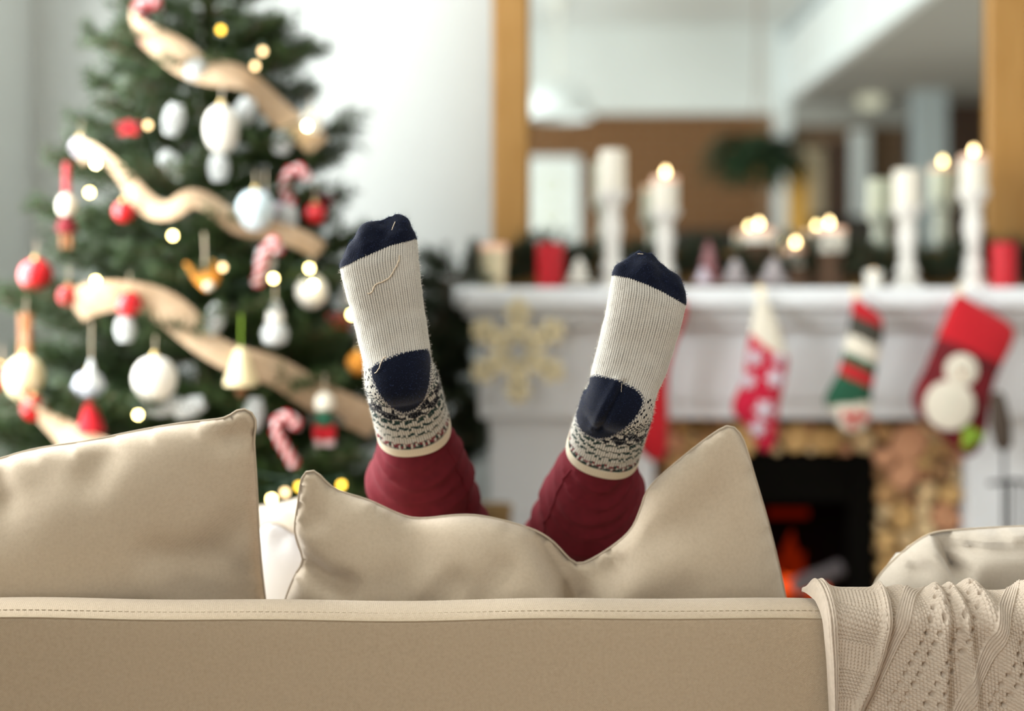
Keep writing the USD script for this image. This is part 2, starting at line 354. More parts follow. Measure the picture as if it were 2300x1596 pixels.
struct("trim_6", box((3.12, YB, 0), (XR, YB + .06, ZS)), K["darkbrown"], label="dark brown panelled wall in the mirror's far corner", cat="wall")
struct("trim_7", box((2.68, YB, 0), (2.81, YB + .12, 2.58)), K["white"], label="white upright door post reflected under the grey ceiling", cat="door post")
struct("door_1", box((2.47, YB, 0), (2.68, YB + .05, 2.5)), K["darkbrown"], label="dark doorway beside the white door post", cat="door")
struct("trim_8", box((2.22, YB, 0), (2.47, YB + .06, 2.45)), K["tan"], label="tan panel beside the dark doorway in the mirror", cat="panel")
struct("trim_9", box((2.2, YB, 2.62), (3.12, YB + .09, ZS)), K["soffit"], label="pale lintel strip over the doorway in the mirror", cat="lintel")
struct("baseboard_front", box((XL, YW - .018, 0), (-.14, YW, .12)), K["white"], label="white baseboard behind the tree", cat="baseboard")

# pendant lamp, picture, plant, wooden post, cabinets: all behind the camera, seen in the mirror
DM = 7.8                                  # distance of the camera's image behind the mirror (mirror plane at 3.90)
def R(px, py, d): return np.array([(px - CX) * d / F, DM - d, EYE - (py - HY) * d / F])
q = R(1255, 265, 10.2)
t = thing("pendant_lamp", "white dome pendant lamp on a pale cord, seen in the mirror", "lamp", (q[0], q[1], q[2]))
obj("shade", lathe([(.235, 0), (.24, .02), (.235, .10), (.20, .18), (.12, .235), (.03, .255), (.025, .25), (.11, .225), (.19, .17), (.225, .10), (.228, .02)], 40, False), K["white"], t)
obj("cord", tube([(0, 0, .25), (0, 0, .6), (0, 0, ZC - q[2])], .018, 8), K["offwhite"], t)
obj("ceiling_cap", lathe([(.06, ZC - q[2] - .05), (.07, ZC - q[2] - .01), (.07, ZC - q[2])], 20), K["offwhite"], t)
obj("bulb", lathe([(.001, .08), (.03, .09), (.04, .12), (.03, .16), (.015, .25)], 14), K["pearl"], t)
a, b = R(1178, 548, 11.25), R(1303, 352, 11.25)
t = thing("framed_print", "white framed print with two faint round motifs on the brick wall", "picture", (a[0], YB + .02, a[2]))
w_, h_ = b[0] - a[0], b[2] - a[2]
obj("frame", cat(box((0, 0, 0), (.03, .03, h_)), box((w_ - .03, 0, 0), (w_, .03, h_)), box((.03, 0, 0), (w_ - .03, .03, .03)), box((.03, 0, h_ - .03), (w_ - .03, .03, h_))), K["white"], t)
obj("paper", box((.03, 0, .03), (w_ - .03, .018, h_ - .03)), K["print_"], t)
for k in (.33, .68):
    ring = lathe([(.06, 0), (.085, 0), (.085, .003), (.06, .003)], 24, False); ring = rot(ring, (1, 0, 0), -PI / 2)
    obj("round_motif", move(ring, (w_ / 2, .018, h_ * k)), K["printmark"], t)
# hanging fern
q = R(1706, 378, 9.6)
t = thing("hanging_fern", "bushy dark green fern in a hanging basket, reflected before the brick wall", "plant", q)
obj("basket", lathe([(.05, -.06), (.10, -.03), (.125, .04), (.12, .045), (.1, .02)], 24), K["wicker"], t)
for g in range(3):
    an = g * 2.1; obj("hanging_cord", tube([(.12 * math.cos(an), .12 * math.sin(an), .04), (.03 * math.cos(an), .03 * math.sin(an), .5), (0, 0, ZC - q[2])], .003, 5), K["brown"], t)
rng = np.random.default_rng(8)
for k in range(150):
    an = rng.random() * 2 * PI; L = .16 + .34 * rng.random(); up = .02 + .30 * rng.random()
    s = np.linspace(0, 1, 7); c = np.stack([np.cos(an) * L * s, np.sin(an) * L * s * .8, .04 + up * np.sin(s * 2.2) * .9 - .22 * s ** 2], 1)
    side = np.array([-math.sin(an), math.cos(an), 0])
    w = .035 * np.sin(np.clip(s * 1.0 + .08, 0, 1) * PI) + .004
    g = np.stack([c - side * w[:, None], c + [0, 0, .006], c + side * w[:, None]], 1)
    obj("frond", sheet(g, 7, 3, .002), K["leaf"], t)
a = R(1792, 368, 9.9)
t = thing("wooden_post", "amber wooden stand-post below the fern in the mirror", "post", (a[0], a[1], 0))
obj("post", box((-.068, -.05, .04), (.068, .05, a[2])), K["post"], t)
obj("base", box((-.16, -.16, 0), (.16, .16, .04)), K["post"], t)
for nm, x0, x1, zt, d, lab in (("cabinet", 1515, 1660, 515, 10.4, "dark low cabinet reflected at the foot of the brick wall"), ("cabinet", 1815, 1965, 485, 10.2, "taller dark cabinet reflected behind the lit pillar candles")):
    a, b = R(x0, zt, d), R(x1, zt, d)
    t = thing(nm, lab, "cabinet", (a[0], a[1], 0))
    W_ = b[0] - a[0]
    obj("body", box((0, -.35, .06), (W_, 0, a[2])), K["dark"], t)
    for s in (0, 1): obj("door", box((.01 + s * W_ / 2, 0, .08), (W_ / 2 - .01 + s * W_ / 2, .018, a[2] - .02)), K["dark"], t)
    obj("plinth", box((.03, -.33, 0), (W_ - .03, -.02, .06)), K["dark"], t)
q = R(1955, 215, 10.87)
t = thing("ceiling_lamp", "small round cream ceiling lamp on the grey soffit in the mirror", "lamp", (q[0], q[1], ZS))
obj("shade", lathe([(.02, -.10), (.07, -.09), (.10, -.05), (.10, -.01)], 24), K["lampglow"], t)
obj("mount", lathe([(.06, -.012), (.06, 0)], 24), K["offwhite"], t)

# ------------------------------------------------------------------ mirror and fireplace
MX0, MX1, MI0, MI1, MB, MT = X(1106, 3.9), X(2310, 3.9), X(1186, 3.9), X(2213, 3.9), 1.212, 2.35
mr = thing("mirror", "large honey oak framed mirror standing on the mantelpiece", "mirror", (MX0, 3.90, MB))
fw = MI0 - MX0
def mf(lo, hi): return box(np.array(lo) - (MX0, 3.90, MB), np.array(hi) - (MX0, 3.90, MB), .006)
obj("frame", mf((MX0, 3.875, MB), (MI0, 3.93, MT)), K["oak"], mr); obj("frame", mf((MI1, 3.875, MB), (MX1, 3.93, MT)), K["oak"], mr)
obj("frame", mf((MI0, 3.876, MB), (MI1, 3.93, MB + fw)), K["oak"], mr); obj("frame", mf((MI0, 3.876, MT - fw), (MI1, 3.93, MT)), K["oak"], mr)
obj("mirror_glass", mf((MI0, 3.90, MB + fw), (MI1, 3.92, MT - fw)), K["mirror"], mr)
obj("backing_board", mf((MX0 + .02, 3.931, MB + .02), (MX1 - .02, 3.94, MT - .02)), K["brown"], mr)

SH = 1.21                                  # height of the mantel shelf
fp = thing("fireplace", "white fireplace surround with round log-end facing and black firebox", "fireplace", (.73, YW, 0))
def fb(lo, hi, b=.004): return box(np.array(lo) - (.73, YW, 0), np.array(hi) - (.73, YW, 0), b)
e0, e1 = X(1018, 3.5), 1.60
obj("shelf", fb((e0, 3.50, SH - .05), (e1, YW, SH), .008), K["white"], fp)
obj("moulding", fb((e0 + .025, 3.535, SH - .075), (e1 - .025, YW, SH - .05), .006), K["white"], fp)
obj("moulding", fb((e0 + .045, 3.56, SH - .10), (e1 - .045, YW, SH - .075), .006), K["white"], fp)
obj("frieze", fb((e0 + .06, 3.60, .878), (e1 - .06, YW, SH - .10)), K["white"], fp)
obj("frieze_panel", fb((.40, 3.592, .925), (1.12, 3.60, 1.07), .003), K["white"], fp)
lx0, lx1 = X(1468, 3.64), X(2168, 3.64)
obj("pilaster", fb((e0 + .085, 3.62, 0), (lx0, YW, .878)), K["white"], fp)
obj("pilaster", fb((lx1, 3.62, 0), (e1 - .085, YW, .878)), K["white"], fp)
bx0, bx1, bz = X(1622, 3.68), X(1958, 3.68), Z(1022, 3.68)
obj("facing_board", cat(fb((lx0, 3.70, 0), (bx0, YW, .878)), fb((bx1, 3.70, 0), (lx1, YW, .878)), fb((bx0, 3.70, bz), (bx1, YW, .878))), K["mortar2"], fp)
obj("firebox", cat(fb((bx0, 3.95, 0), (bx1, YW, bz)), fb((bx0, 3.72, 0), (bx0 + .01, 3.95, bz)), fb((bx1 - .01, 3.72, 0), (bx1, 3.95, bz)), fb((bx0, 3.72, 0), (bx1, 3.95, .08)), fb((bx0, 3.72, bz - .01), (bx1, 3.95, bz))), K["soot"], fp)
obj("insert_frame", cat(fb((bx0, 3.66, .03), (bx0 + .035, 3.72, bz)), fb((bx1 - .06, 3.66, .03), (bx1, 3.72, bz)), fb((bx0 + .035, 3.66, bz - .12), (bx1 - .06, 3.72, bz)), fb((bx0 + .035, 3.66, .03), (bx1 - .06, 3.72, .12))), K["iron"], fp)
# round log ends packed around the opening
rng = np.random.default_rng(11)
placed = []
for r0, tries in ((.042, 260), (.030, 2500), (.022, 5000), (.015, 7000), (.010, 7000)):
    for _ in range(tries):
        r = r0 * (.85 + .3 * rng.random()); x = rng.uniform(lx0 + r, lx1 - r); z = rng.uniform(.40 + r, .872 - r)
        if bx0 - r < x < bx1 + r and z < bz + r: continue
        if all((x - a) ** 2 + (z - b) ** 2 > (r + c) ** 2 * .90 for a, b, c in placed): placed.append((x, z, r))
for i, (x, z, r) in enumerate(placed[:290]):
    n = 14; an = np.arange(n) * 2 * PI / n; rr = r * (1 + .08 * np.sin(an * 2 + i) + .04 * rng.standard_normal(n)); d = .02 + .03 * rng.random()
    ring = lambda k, y: np.stack([rr * k * np.cos(an), np.full(n, y), rr * k * np.sin(an)], 1)
    v = np.vstack([ring(1, 0), ring(1, -d), ring(.9, -d - .004), ring(.4, -d - .005)]) + (x - .73, 3.70 - YW, z)
    obj("log", grid_faces(v, 4, n), K["log%d" % rng.choice(5, p=[.28, .2, .2, .2, .12])], fp)
# fire
fx = X(1800, 3.8)
t = thing("fire", "orange fire burning low in the black firebox", "fire", (fx, 3.84, .40))
for k, (dx, h, w) in enumerate([(-.03, .09, .016), (-.012, .13, .018), (.012, .07, .014), (-.05, .06, .013)]):
    s = np.linspace(0, 1, 9); c = np.stack([dx + .012 * np.sin(s * 5 + k), .012 * np.cos(s * 4 + k), s * h + .03], 1)
    obj("flame", tube(c, w * np.sin(np.clip(s * .9 + .12, 0, 1) * PI) ** .8 + .001, 10), K["fire"], t)
obj("ember_bed", move(lathe([(.09, 0), (.085, .018), (.05, .03), (.01, .033)], 16), (-.01, 0, .004)), K["ember"], t)
obj("glow_bar", tube([(X(1725, 3.9) - fx, .06, Z(1152, 3.9) - .40), (X(1770, 3.9) - fx, .06, Z(1152, 3.9) - .40), (X(1815, 3.9) - fx, .06, Z(1152, 3.9) - .40)], .013, 8), K["glow"], t, label="dull red glowing bar at the top of the firebox")
t = thing("fire_grate", "black iron fire grate holding the embers", "grate", (fx, 3.84, .08))
obj("tray", box((-.12, -.08, .29), (.12, .08, .318)), K["iron"], t)
for s in (-.1, .1): obj("leg", box((s - .012, -.07, 0), (s + .012, .07, .29)), K["iron"], t)
t = thing("firewood", "grey charred log lying over the embers", "firewood", (X(1835, 3.78), 3.78, Z(1300, 3.78)))
lg = rot(rot(tube([(-.075, 0, 0), (-.03, 0, .004), (.03, 0, 0), (.075, 0, .003)], (.024, .026, .026, .024), 12), (0, 1, 0), -.35), (0, 0, 1), .2)
obj("log", lg, K["ash"], t)
# ------------------------------------------------------------------ on the mantel shelf
def flame_mesh(h=.021, r=.0078): return lathe([(r * .45, 0), (r * .9, h * .15), (r, h * .32), (r * .7, h * .6), (r * .28, h * .85), (.0004, h)], 12)
def candle(name, px, py_base, py_top, d, wpx, mat, label, lit=False, z0=None, taper=1.0, glow=False):
    x, zt = X(px, d), Z(py_top, d); z0 = SH + .001 if z0 is None else z0; h = zt - z0; r = wpx * d / F / 2
    t = thing("pillar_candle", label, "candle", (x, d, z0))
    obj("body", lathe([(r * .94 * taper, 0), (r * taper, .004), (r, h - .004), (r * .96, h), (r * .86, h), (r * .7, h - .004), (.004, h - .005)], 32), mat, t)
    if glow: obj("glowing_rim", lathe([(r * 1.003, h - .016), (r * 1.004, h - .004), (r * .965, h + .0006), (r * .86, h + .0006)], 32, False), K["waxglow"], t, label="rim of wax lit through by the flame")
    obj("wick", tube([(0, 0, h - .005), (.0005, 0, h + .004), (.0015, 0, h + .009)], .0012, 6), K["wick"], t)
    if lit: obj("flame", move(flame_mesh(), (.001, 0, h + .006)), K["flame"], t)
    return t
def candlestick(px, py_top, d, label, k=1.0):
    h = Z(py_top, d) - SH - .001; t = thing("candlestick", label, "candlestick", (X(px, d), d, SH + .001))
    u = h / .25
    obj("base", lathe([(.040 * k, 0), (.042 * k, .008), (.040 * k, .016), (.030 * k, .024 * u), (.022 * k, .035 * u)], 32), K["offwhite"], t)
    obj("stem", lathe([(.022 * k, .035 * u), (.029 * k, .045 * u), (.031 * k, .055 * u), (.026 * k, .066 * u), (.019 * k, .075 * u), (.024 * k, .085 * u), (.019 * k, .095 * u), (.022 * k, .13 * u), (.027 * k, .16 * u), (.022 * k, .178 * u), (.018 * k, .186 * u), (.026 * k, .195 * u), (.020 * k, .205 * u), (.03 * k, .222 * u)], 32), K["offwhite"], t)
    obj("cup", lathe([(.028 * k, .220 * u), (.038 * k, .232 * u), (.041 * k, .242 * u), (.041 * k, h), (.034 * k, h)], 32), K["offwhite"], t)
DS = 3.765
candle("pillar_candle", 1108, 648, 548, 3.72, 62, K["waxcream"], "cream pillar candle alone at the mantel's end above the garland, its top glowing", glow=True, taper=.86)
candle("pillar_candle", 1236, 648, 546, 3.70, 62, K["redwax"], "red pillar candle between the cream candle and the small white tree")
candle("pillar_candle", 2254, 648, 545, 3.72, 56, K["redwax"], "red pillar candle right beside the tallest candlestick")
for px, top, ct, lit, lab, cl in ((1376, 428, 338, False, "white turned candlestick holding the unlit candle above the framed print's reflection", "thick unlit ivory candle on the candlestick next to the framed print's reflection"),
                              (1494, 470, 398, True, "white turned candlestick standing behind the navy sock toe", "lit ivory candle on the candlestick behind the navy sock toe"),
                              (2037, 462, 382, False, "white turned candlestick holding the unlit candle beside the tealight", "unlit ivory candle on the candlestick beside the small tealight"),
                              (2186, 425, 350, True, "tallest white turned candlestick beside the red candle and mirror frame", "lit ivory candle on the tallest candlestick near the mirror frame")):
    candlestick(px, top, DS, lab)
    candle("pillar_candle", px, top, ct, DS, 60, K["wax"], cl, lit=lit, z0=Z(top, DS) + .001, glow=lit)
for px, pt, pb, w, lab in ((1704, 514, 548, 70, "low lit candle highest of the group, on a wood stump, nearest the frosted trees"), (1786, 556, 602, 46, "slim lit candle lowest in the middle of the three stump candles"), (1862, 512, 568, 76, "wide lit candle on a wood stump, toward the tealight")):
    d = 3.82; z0 = Z(pb, d)
    t = thing("stump_holder", "brown wood stump under the " + {1704: "highest lit candle of the group", 1786: "slim lit candle", 1862: "wide lit candle"}[px], "candle holder", (X(px, d), d, SH + .001)); hh = z0 - SH - .001
    obj("bark", lathe([(.042, 0), (.044, .01), (.041, hh * .6), (.042, hh - .002)], 18, False), K["bark"], t)
    obj("cut_top", lathe([(.041, hh - .003), (.039, hh), (.01, hh)], 18), K["logend"], t)
    obj("foot", lathe([(.041, 0), (.041, .006)], 18), K["bark"], t)
    candle("pillar_candle", px, pb, pt, d, w, K["wax"], lab, lit=True, z0=z0 + .001, glow=True)
t = thing("tealight", "small glowing tealight in a clear cup at the foot of a candlestick", "tealight", (X(1962, 3.66), 3.66, SH + .001))
obj("cup", lathe([(.017, 0), (.021, .004), (.023, .045), (.021, .045), (.019, .006), (.004, .004)], 24), K["pearl"], t)
obj("wax", lathe([(.018, .012), (.0205, .04), (.004, .041)], 20), K["waxglow"], t)
obj("flame", move(flame_mesh(.010, .0035), (0, 0, .041)), K["bulbdim"], t)
def cone_tree(px, py0, wpx, d, mat, label, tiers=4):
    h = Z(py0, d) - SH; r = wpx * d / F / 2; t = thing("miniature_tree", label, "decoration", (X(px, d), d, SH + .001))
    obj("trunk", lathe([(.008, 0), (.008, .02)], 10), K["brown"], t)
    for k in range(tiers):
        a = k / tiers; z = .012 + (h - .012) * a * .9; rr = r * (1 - a * .78); hh = (h - .012) / tiers * 1.45
        n = 20; an = np.arange(n) * 2 * PI / n; jag = 1 + .13 * np.cos(an * 10)
        ring = lambda q, zz, j: np.stack([rr * q * np.cos(an) * j, rr * q * np.sin(an) * j, np.full(n, zz)], 1)
        obj("tier", grid_faces(np.vstack([ring(.4, z + .004, 1), ring(1, z, jag), ring(.62, z + hh * .45, 1), ring(.12, min(z + hh, h), 1)]), 4, n), mat, t)
cone_tree(1301, 578, 62, 3.66, K["pearl"], "small white cone tree beside the red candle on the mantel")
cone_tree(1592, 540, 60, 3.72, K["redfrost"], "tall reddish frosted tree nearest the navy sock toe")
cone_tree(1652, 582, 66, 3.66, K["frost"], "rosy grey frosted tree between the reddish tree and the stump candles", 5)
cone_tree(1738, 580, 74, 3.64, K["frost"], "widest rosy grey frosted tree below the slim middle candle", 5)
cone_tree(1580, 600, 44, 3.60, K["pale"], "little pale frosted tree in front of the reddish tree", 3)

# needles: three-sided spikes
def needles(base, dirs, ln, w=.0022):
    n = len(base); d = dirs / (np.linalg.norm(dirs, axis=1, keepdims=True) + 1e-9)
    a = np.cross(d, np.where(np.abs(d[:, 2:]) < .9, [0, 0, 1.0], [1.0, 0, 0])); a /= np.linalg.norm(a, axis=1, keepdims=True); b = np.cross(d, a)
    r = [base + w * (math.cos(g) * a + math.sin(g) * b) * .5 for g in (0, 2.094, 4.189)]
    v = np.stack(r + [base + d * np.asarray(ln)[:, None]], 1).reshape(-1, 3)
    k = np.arange(n)[:, None] * 4
    return v, np.vstack([k + [0, 1, 3], k + [1, 2, 3], k + [2, 0, 3]])
def sprig(path, rng, dens=420, ln=.022, w=.0024, spread=.9):
    """needles all along a path"""
    p = np.asarray(path); s = np.r_[0, np.cumsum(np.linalg.norm(np.diff(p, axis=0), axis=1))]
    n = max(6, int(s[-1] * dens)); u = np.sort(rng.random(n)) * s[-1]
    b = np.stack([np.interp(u, s, p[:, k]) for k in range(3)], 1)
    tg = np.stack([np.interp(u, .5 * (s[1:] + s[:-1]), np.diff(p, axis=0)[:, k] / np.diff(s)) for k in range(3)], 1)
    r = rng.standard_normal((n, 3)); r -= tg * (r * tg).sum(1, keepdims=True) / (tg ** 2).sum(1, keepdims=True); r /= np.linalg.norm(r, axis=1, keepdims=True)
    return needles(b, tg * .75 + r * spread, ln * (.75 + .5 * rng.random(n)), w)
def branch_mesh(rng, start, d, L, droop=-.10, up=.12, dens=420, ln=.022, twigs=None, w=.0024):
    d = np.asarray(d, float) / np.linalg.norm(d); side = np.cross(d, [0, 0, 1.0]); side /= np.linalg.norm(side) + 1e-9; upv = np.cross(side, d)
    s = np.linspace(0, 1, 8); main = start + np.outer(s * L, d) + np.outer((droop * s + up * s ** 2) * L, [0, 0, 1.0])
    nd, st = [sprig(main[1:], rng, dens, ln, w)], [tube(main, np.linspace(.006, .0015, 8) * (.5 + L), 5)]
    k = twigs or max(3, int(L / .038))
    for i in range(k):
        a = .22 + .74 * i / k; b = start + d * a * L + np.array([0, 0, (droop * a + up * a * a) * L]); l = (.34 * L * (1.08 - a) + .045) * (.8 + .4 * rng.random())
        for sg in (-1, 1):
            td = d * .75 + side * sg * (.62 + .25 * rng.random()) + upv * rng.uniform(-.18, .35)
            td /= np.linalg.norm(td); q = np.linspace(0, 1, 4)
            tp = b + np.outer(q * l, td) + np.outer(.08 * q ** 2 * l, [0, 0, 1.0])
            nd.append(sprig(tp, rng, dens, ln, w)); st.append(tube(tp, np.linspace(.0022, .001, 4), 4))
    return cat(*nd), cat(*st)

# garland: along the shelf and hanging down its end
t = thing("garland", "dark green fir garland lying along the mantel and hanging down its end", "garland", (e0, 3.72, SH))
off = np.array([e0, 3.72, SH]); rng = np.random.default_rng(21)
hang = [P(1010, 628, 3.62), P(995, 680, 3.6), P(1002, 720, 3.62), P(990, 790, 3.7), P(1005, 870, 3.66), P(1020, 930, 3.64), P(1005, 985, 3.66), P(985, 1010, 3.7)]
along = [np.array([x, 3.825 + .012 * math.sin(x * 9), SH + .034 + .012 * math.sin(x * 17)]) for x in np.linspace(e0 + .0, e1 - .12, 46)]
obj("stem", tube(np.array(along) - off, .005, 6), K["bark"], t); obj("stem", tube(smoothpath(hang, 30) - off, .005, 6), K["bark"], t)
SKIPX = [X(1108, 3.72), X(1236, 3.7)]
for c in along:
    for k in range(3):
        dd = np.array([rng.uniform(-1, 1), rng.uniform(-.30, .05), rng.uniform(.02, .95)])
        L = rng.uniform(.065, .11)
        n_, s_ = branch_mesh(rng, c - off, dd, L, dens=430, ln=.021, twigs=3, w=.0031)
        b_ = obj("sprig", n_, K["needle2"], t, smooth=False); obj("twig", s_, K["bark"], b_)
hp = smoothpath(hang, 26)
wid = np.interp(np.linspace(0, 1, 26), [0, .15, .3, .45, .6, .8, 1], [.13, .12, .085, .045, .10, .13, .07])
for c, w in zip(hp, wid):
    for k in range(4):
        dd = np.array([rng.uniform(-1, 1), rng.uniform(-.6, .3), rng.uniform(-1.0, .4)])
        n_, s_ = branch_mesh(rng, c - off, dd, w * rng.uniform(.7, 1.1), dens=430, ln=.022, twigs=4, w=.0034)
        b_ = obj("sprig", n_, K["needle2"], t, smooth=False); obj("twig", s_, K["bark"], b_)
# upswept tip of the garland at the mantel's end
for c, dd, L in [(P(1030, 635, 3.68), (-.4, -.2, .5), .10), (P(1040, 620, 3.68), (-.7, 0, .25), .12), (P(1060, 630, 3.7), (.1, 0, .8), .09), (P(1045, 640, 3.62), (-.9, -.2, -.1), .1)]:
    n_, s_ = branch_mesh(rng, c - off, dd, L, dens=700, ln=.022, twigs=4); b_ = obj("sprig", n_, K["needle2"], t, smooth=False); obj("twig", s_, K["bark"], b_)

# ------------------------------------------------------------------ hanging from the mantel: stockings and snowflake
def poly(pts, d): return np.array([[X(a, d), Z(b, d)] for a, b in pts])
def stocking(label, pts, d, T, classify, mats, names, hook, group=None, k=2):
    o = rounded(poly(pts, d), k); m, f, p, nb = pillow(o, d, T, .007, .5)
    base = np.array([o[:, 0].mean(), d, o[:, 1].min()])
    t = thing("christmas_stocking", label, "stocking", base)
    c = m[f].mean(1); px, py = CX + c[:, 0] * F / d, HY + (EYE - c[:, 2]) * F / d
    for kk, (v, ff, _) in split((m, f), classify(px, py)).items(): obj(names[kk], (v - base, ff), mats[kk], t, smooth=True)
    a = P(hook[0], hook[1] + 8, d); n = 16; an = np.linspace(0, 2 * PI, n)
    obj("hanging_loop", tube(np.stack([a[0] + .006 * np.sin(an), np.full(n, d), a[2] + .016 - .016 * np.cos(an)], 1) - base, .002, 6, False), K["gold"], t)
    return t, base, (m, f)
def front_at(m, x, z):
    v = m[0]; fr = v[:, 1] < np.median(v[:, 1]) + 1e-9
    dd = np.hypot(v[:, 0] - x, v[:, 2] - z); i = np.argsort(dd)[:6]
    return v[i, 1].min()
def disc(r, th=.004, n=18, lobes=0, amp=0):
    an = np.arange(n) * 2 * PI / n; rr = r * (1 + amp * np.cos(lobes * an))
    ring = lambda k, y: np.stack([rr * k * np.cos(an), np.full(n, y), rr * k * np.sin(an)], 1)
    return grid_faces(np.vstack([ring(1, .004), ring(1, -th * .4), ring(.75, -th)]), 3, n)
DK = 3.47
# 1 crimson with snowflakes, cream cuff
def c1(px, py): return np.where((py - 752) - (px - 1690) * .55 - 12 * np.sin((px - 1690) / 90 * PI) < 0, 0, 1)
t, b, m = stocking("crimson knitted stocking with white snowflakes and a floppy cream cuff", [(1706, 655), (1722, 668), (1745, 715), (1762, 770), (1772, 808), (1765, 850), (1752, 900), (1748, 940), (1742, 1000), (1728, 1016), (1706, 1012), (1692, 985), (1672, 950), (1650, 935), (1643, 915), (1650, 890), (1668, 860), (1674, 820), (1682, 760), (1692, 700)], DK, .022, c1, [K["creamfelt"], K["pinkred"]], ["cuff", "body"], (1708, 660))
for px, py, r in ((1693, 803, 17), (1679, 855, 16), (1737, 848, 18), (1713, 918, 19), (1700, 960, 16), (1745, 805, 12)):
    q = P(px, py, DK); y = front_at(m, q[0], q[2])
    obj("snowflake", move(disc(r * DK / F, .004, 24, 6, .35), q * (1, 0, 1) + (0, y, 0) - b), K["pale"], t)
# 2 striped
def c2(px, py):
    s = (py - 700) - (px - 1950) * .45            # distance down the slanted stripes
    k = np.digitize(s, [22, 68, 112, 138, 168]); k = np.where((s > 168) & (py > 905 - (px - 1905) * .12), 6, k)
    return k
t, b, m = stocking("striped knitted stocking in red, charcoal, cream and green", [(1918, 660), (1936, 676), (1962, 695), (1984, 712), (1984, 745), (1976, 790), (1968, 830), (1958, 880), (1955, 930), (1946, 962), (1922, 975), (1895, 968), (1878, 945), (1876, 928), (1858, 918), (1850, 898), (1862, 872), (1882, 840), (1894, 790), (1905, 740), (1912, 700)], DK, .020, c2,
    [K["redfelt"], K["charcoal"], K["creamfelt"], K["green"], K["redfelt"], K["green"], K["creamfelt"]], ["cuff", "stripe", "stripe", "stripe", "stripe", "heel", "toe"], (1922, 664))
for k, (px, py) in enumerate([(1896, 932), (1918, 930), (1938, 935), (1912, 952)]):
    q = P(px, py, DK); obj("toe_stripe", move(disc(.011, .003, 14), q * (1, 0, 1) + (0, front_at(m, q[0], q[2]), 0) - b), K["redfelt"], t)
# 3 snowman
def c3(px, py): return np.where((py - 760) - (px - 2115) * .45 < 0, 0, 1)
t, b, m = stocking("large red plaid stocking with an appliqued snowman and lime tree", [(2152, 655), (2178, 672), (2215, 692), (2255, 715), (2282, 738), (2276, 770), (2252, 815), (2232, 860), (2222, 910), (2218, 960), (2206, 1000), (2184, 1026), (2160, 1022), (2135, 1000), (2100, 970), (2062, 935), (2046, 905), (2052, 870), (2076, 830), (2095, 780), (2115, 730), (2135, 685)], DK, .026, c3, [K["redfelt"], K["darkred"]], ["cuff", "body"], (2156, 660))
for nm, px, py, r, mt in (("snowman_body", 2126, 908, 56, "creamfelt"), ("snowman_head", 2152, 830, 36, "creamfelt"), ("tree_patch", 2176, 978, 24, "lime")):
    q = P(px, py, DK); y = front_at(m, q[0], q[2])
    sh = disc(r * DK / F, .007, 28) if mt != "lime" else disc(r * DK / F, .006, 24, 3, .3)
    obj(nm, move(sh, q * (1, 0, 1) + (0, y, 0) - b), K[mt], t)
for px, py, mt in ((2140, 824, "charcoal"), (2162, 824, "charcoal"), (2150, 838, "orange"), (2126, 890, "printmark"), (2122, 915, "printmark"), (2120, 938, "printmark")):
    q = P(px, py, DK); obj("button", move(disc(.0042 if mt != "printmark" else .006, .003, 10), q * (1, 0, 1) + (0, front_at(m, q[0], q[2]) - .0075, 0) - b), K[mt], t)
# 4 plain red behind the foot
t, b, m = stocking("plain red stocking mostly hidden behind a socked foot", [(1465, 665), (1500, 668), (1545, 672), (1540, 720), (1515, 780), (1502, 830), (1500, 880), (1502, 960), (1500, 1015), (1488, 1038), (1462, 1036), (1440, 1015), (1415, 990), (1405, 960), (1418, 930), (1440, 890), (1452, 840), (1455, 760), (1458, 700)], DK, .020, lambda px, py: np.where(py < 740, 0, 1), [K["redfelt"], K["redfelt"]], ["cuff", "body"], (1505, 665))
# wooden snowflake on the frieze
dF = 3.475; c = P(1163, 788, dF)
t = thing("snowflake_ornament", "large cream wooden lattice snowflake hung on the white fireplace frieze", "decoration", c)
def bar(a, b, w=.007, th=.012):
    a, b = np.array(a), np.array(b); d = b - a; L = np.hypot(*d); an = math.atan2(d[1], d[0])
    return move(rot(box((0, -th / 2, -w / 2), (L, th / 2, w / 2), .002), (0, 1, 0), -an), (a[0], 0, a[1]))
Rf = 118 * dF / F
for k in range(6):
    an = PI / 2 + k * PI / 3; u = np.array([math.cos(an), math.sin(an)]); n_ = np.array([-u[1], u[0]])
    mm = [bar(u * .02, u * Rf, .017)]
    for q, l in ((.62, .30), (.80, .20)):
        for s in (-1, 1): mm.append(bar(u * Rf * q, u * Rf * (q + l * .55) + n_ * s * Rf * l * .8, .015))
    hx = [u * Rf * .46 + np.array([math.cos(g), math.sin(g)]) * Rf * .17 for g in np.arange(6) * PI / 3 + an]
    for i in range(6): mm.append(bar(hx[i], hx[(i + 1) % 6], .015))
    obj("arm", cat(*mm), K["flakewood"], t)
hx = [np.array([math.cos(g), math.sin(g)]) * Rf * .28 for g in np.arange(6) * PI / 3]
obj("hub", cat(*[bar(hx[i], hx[(i + 1) % 6], .013) for i in range(6)]), K["flakewood"], t)
obj("string", tube([(0, 0, Rf), (0, -.002, SH - c[2] - .01), (0, .02, SH - c[2] + .001)], .0012, 5), K["thread"], t)
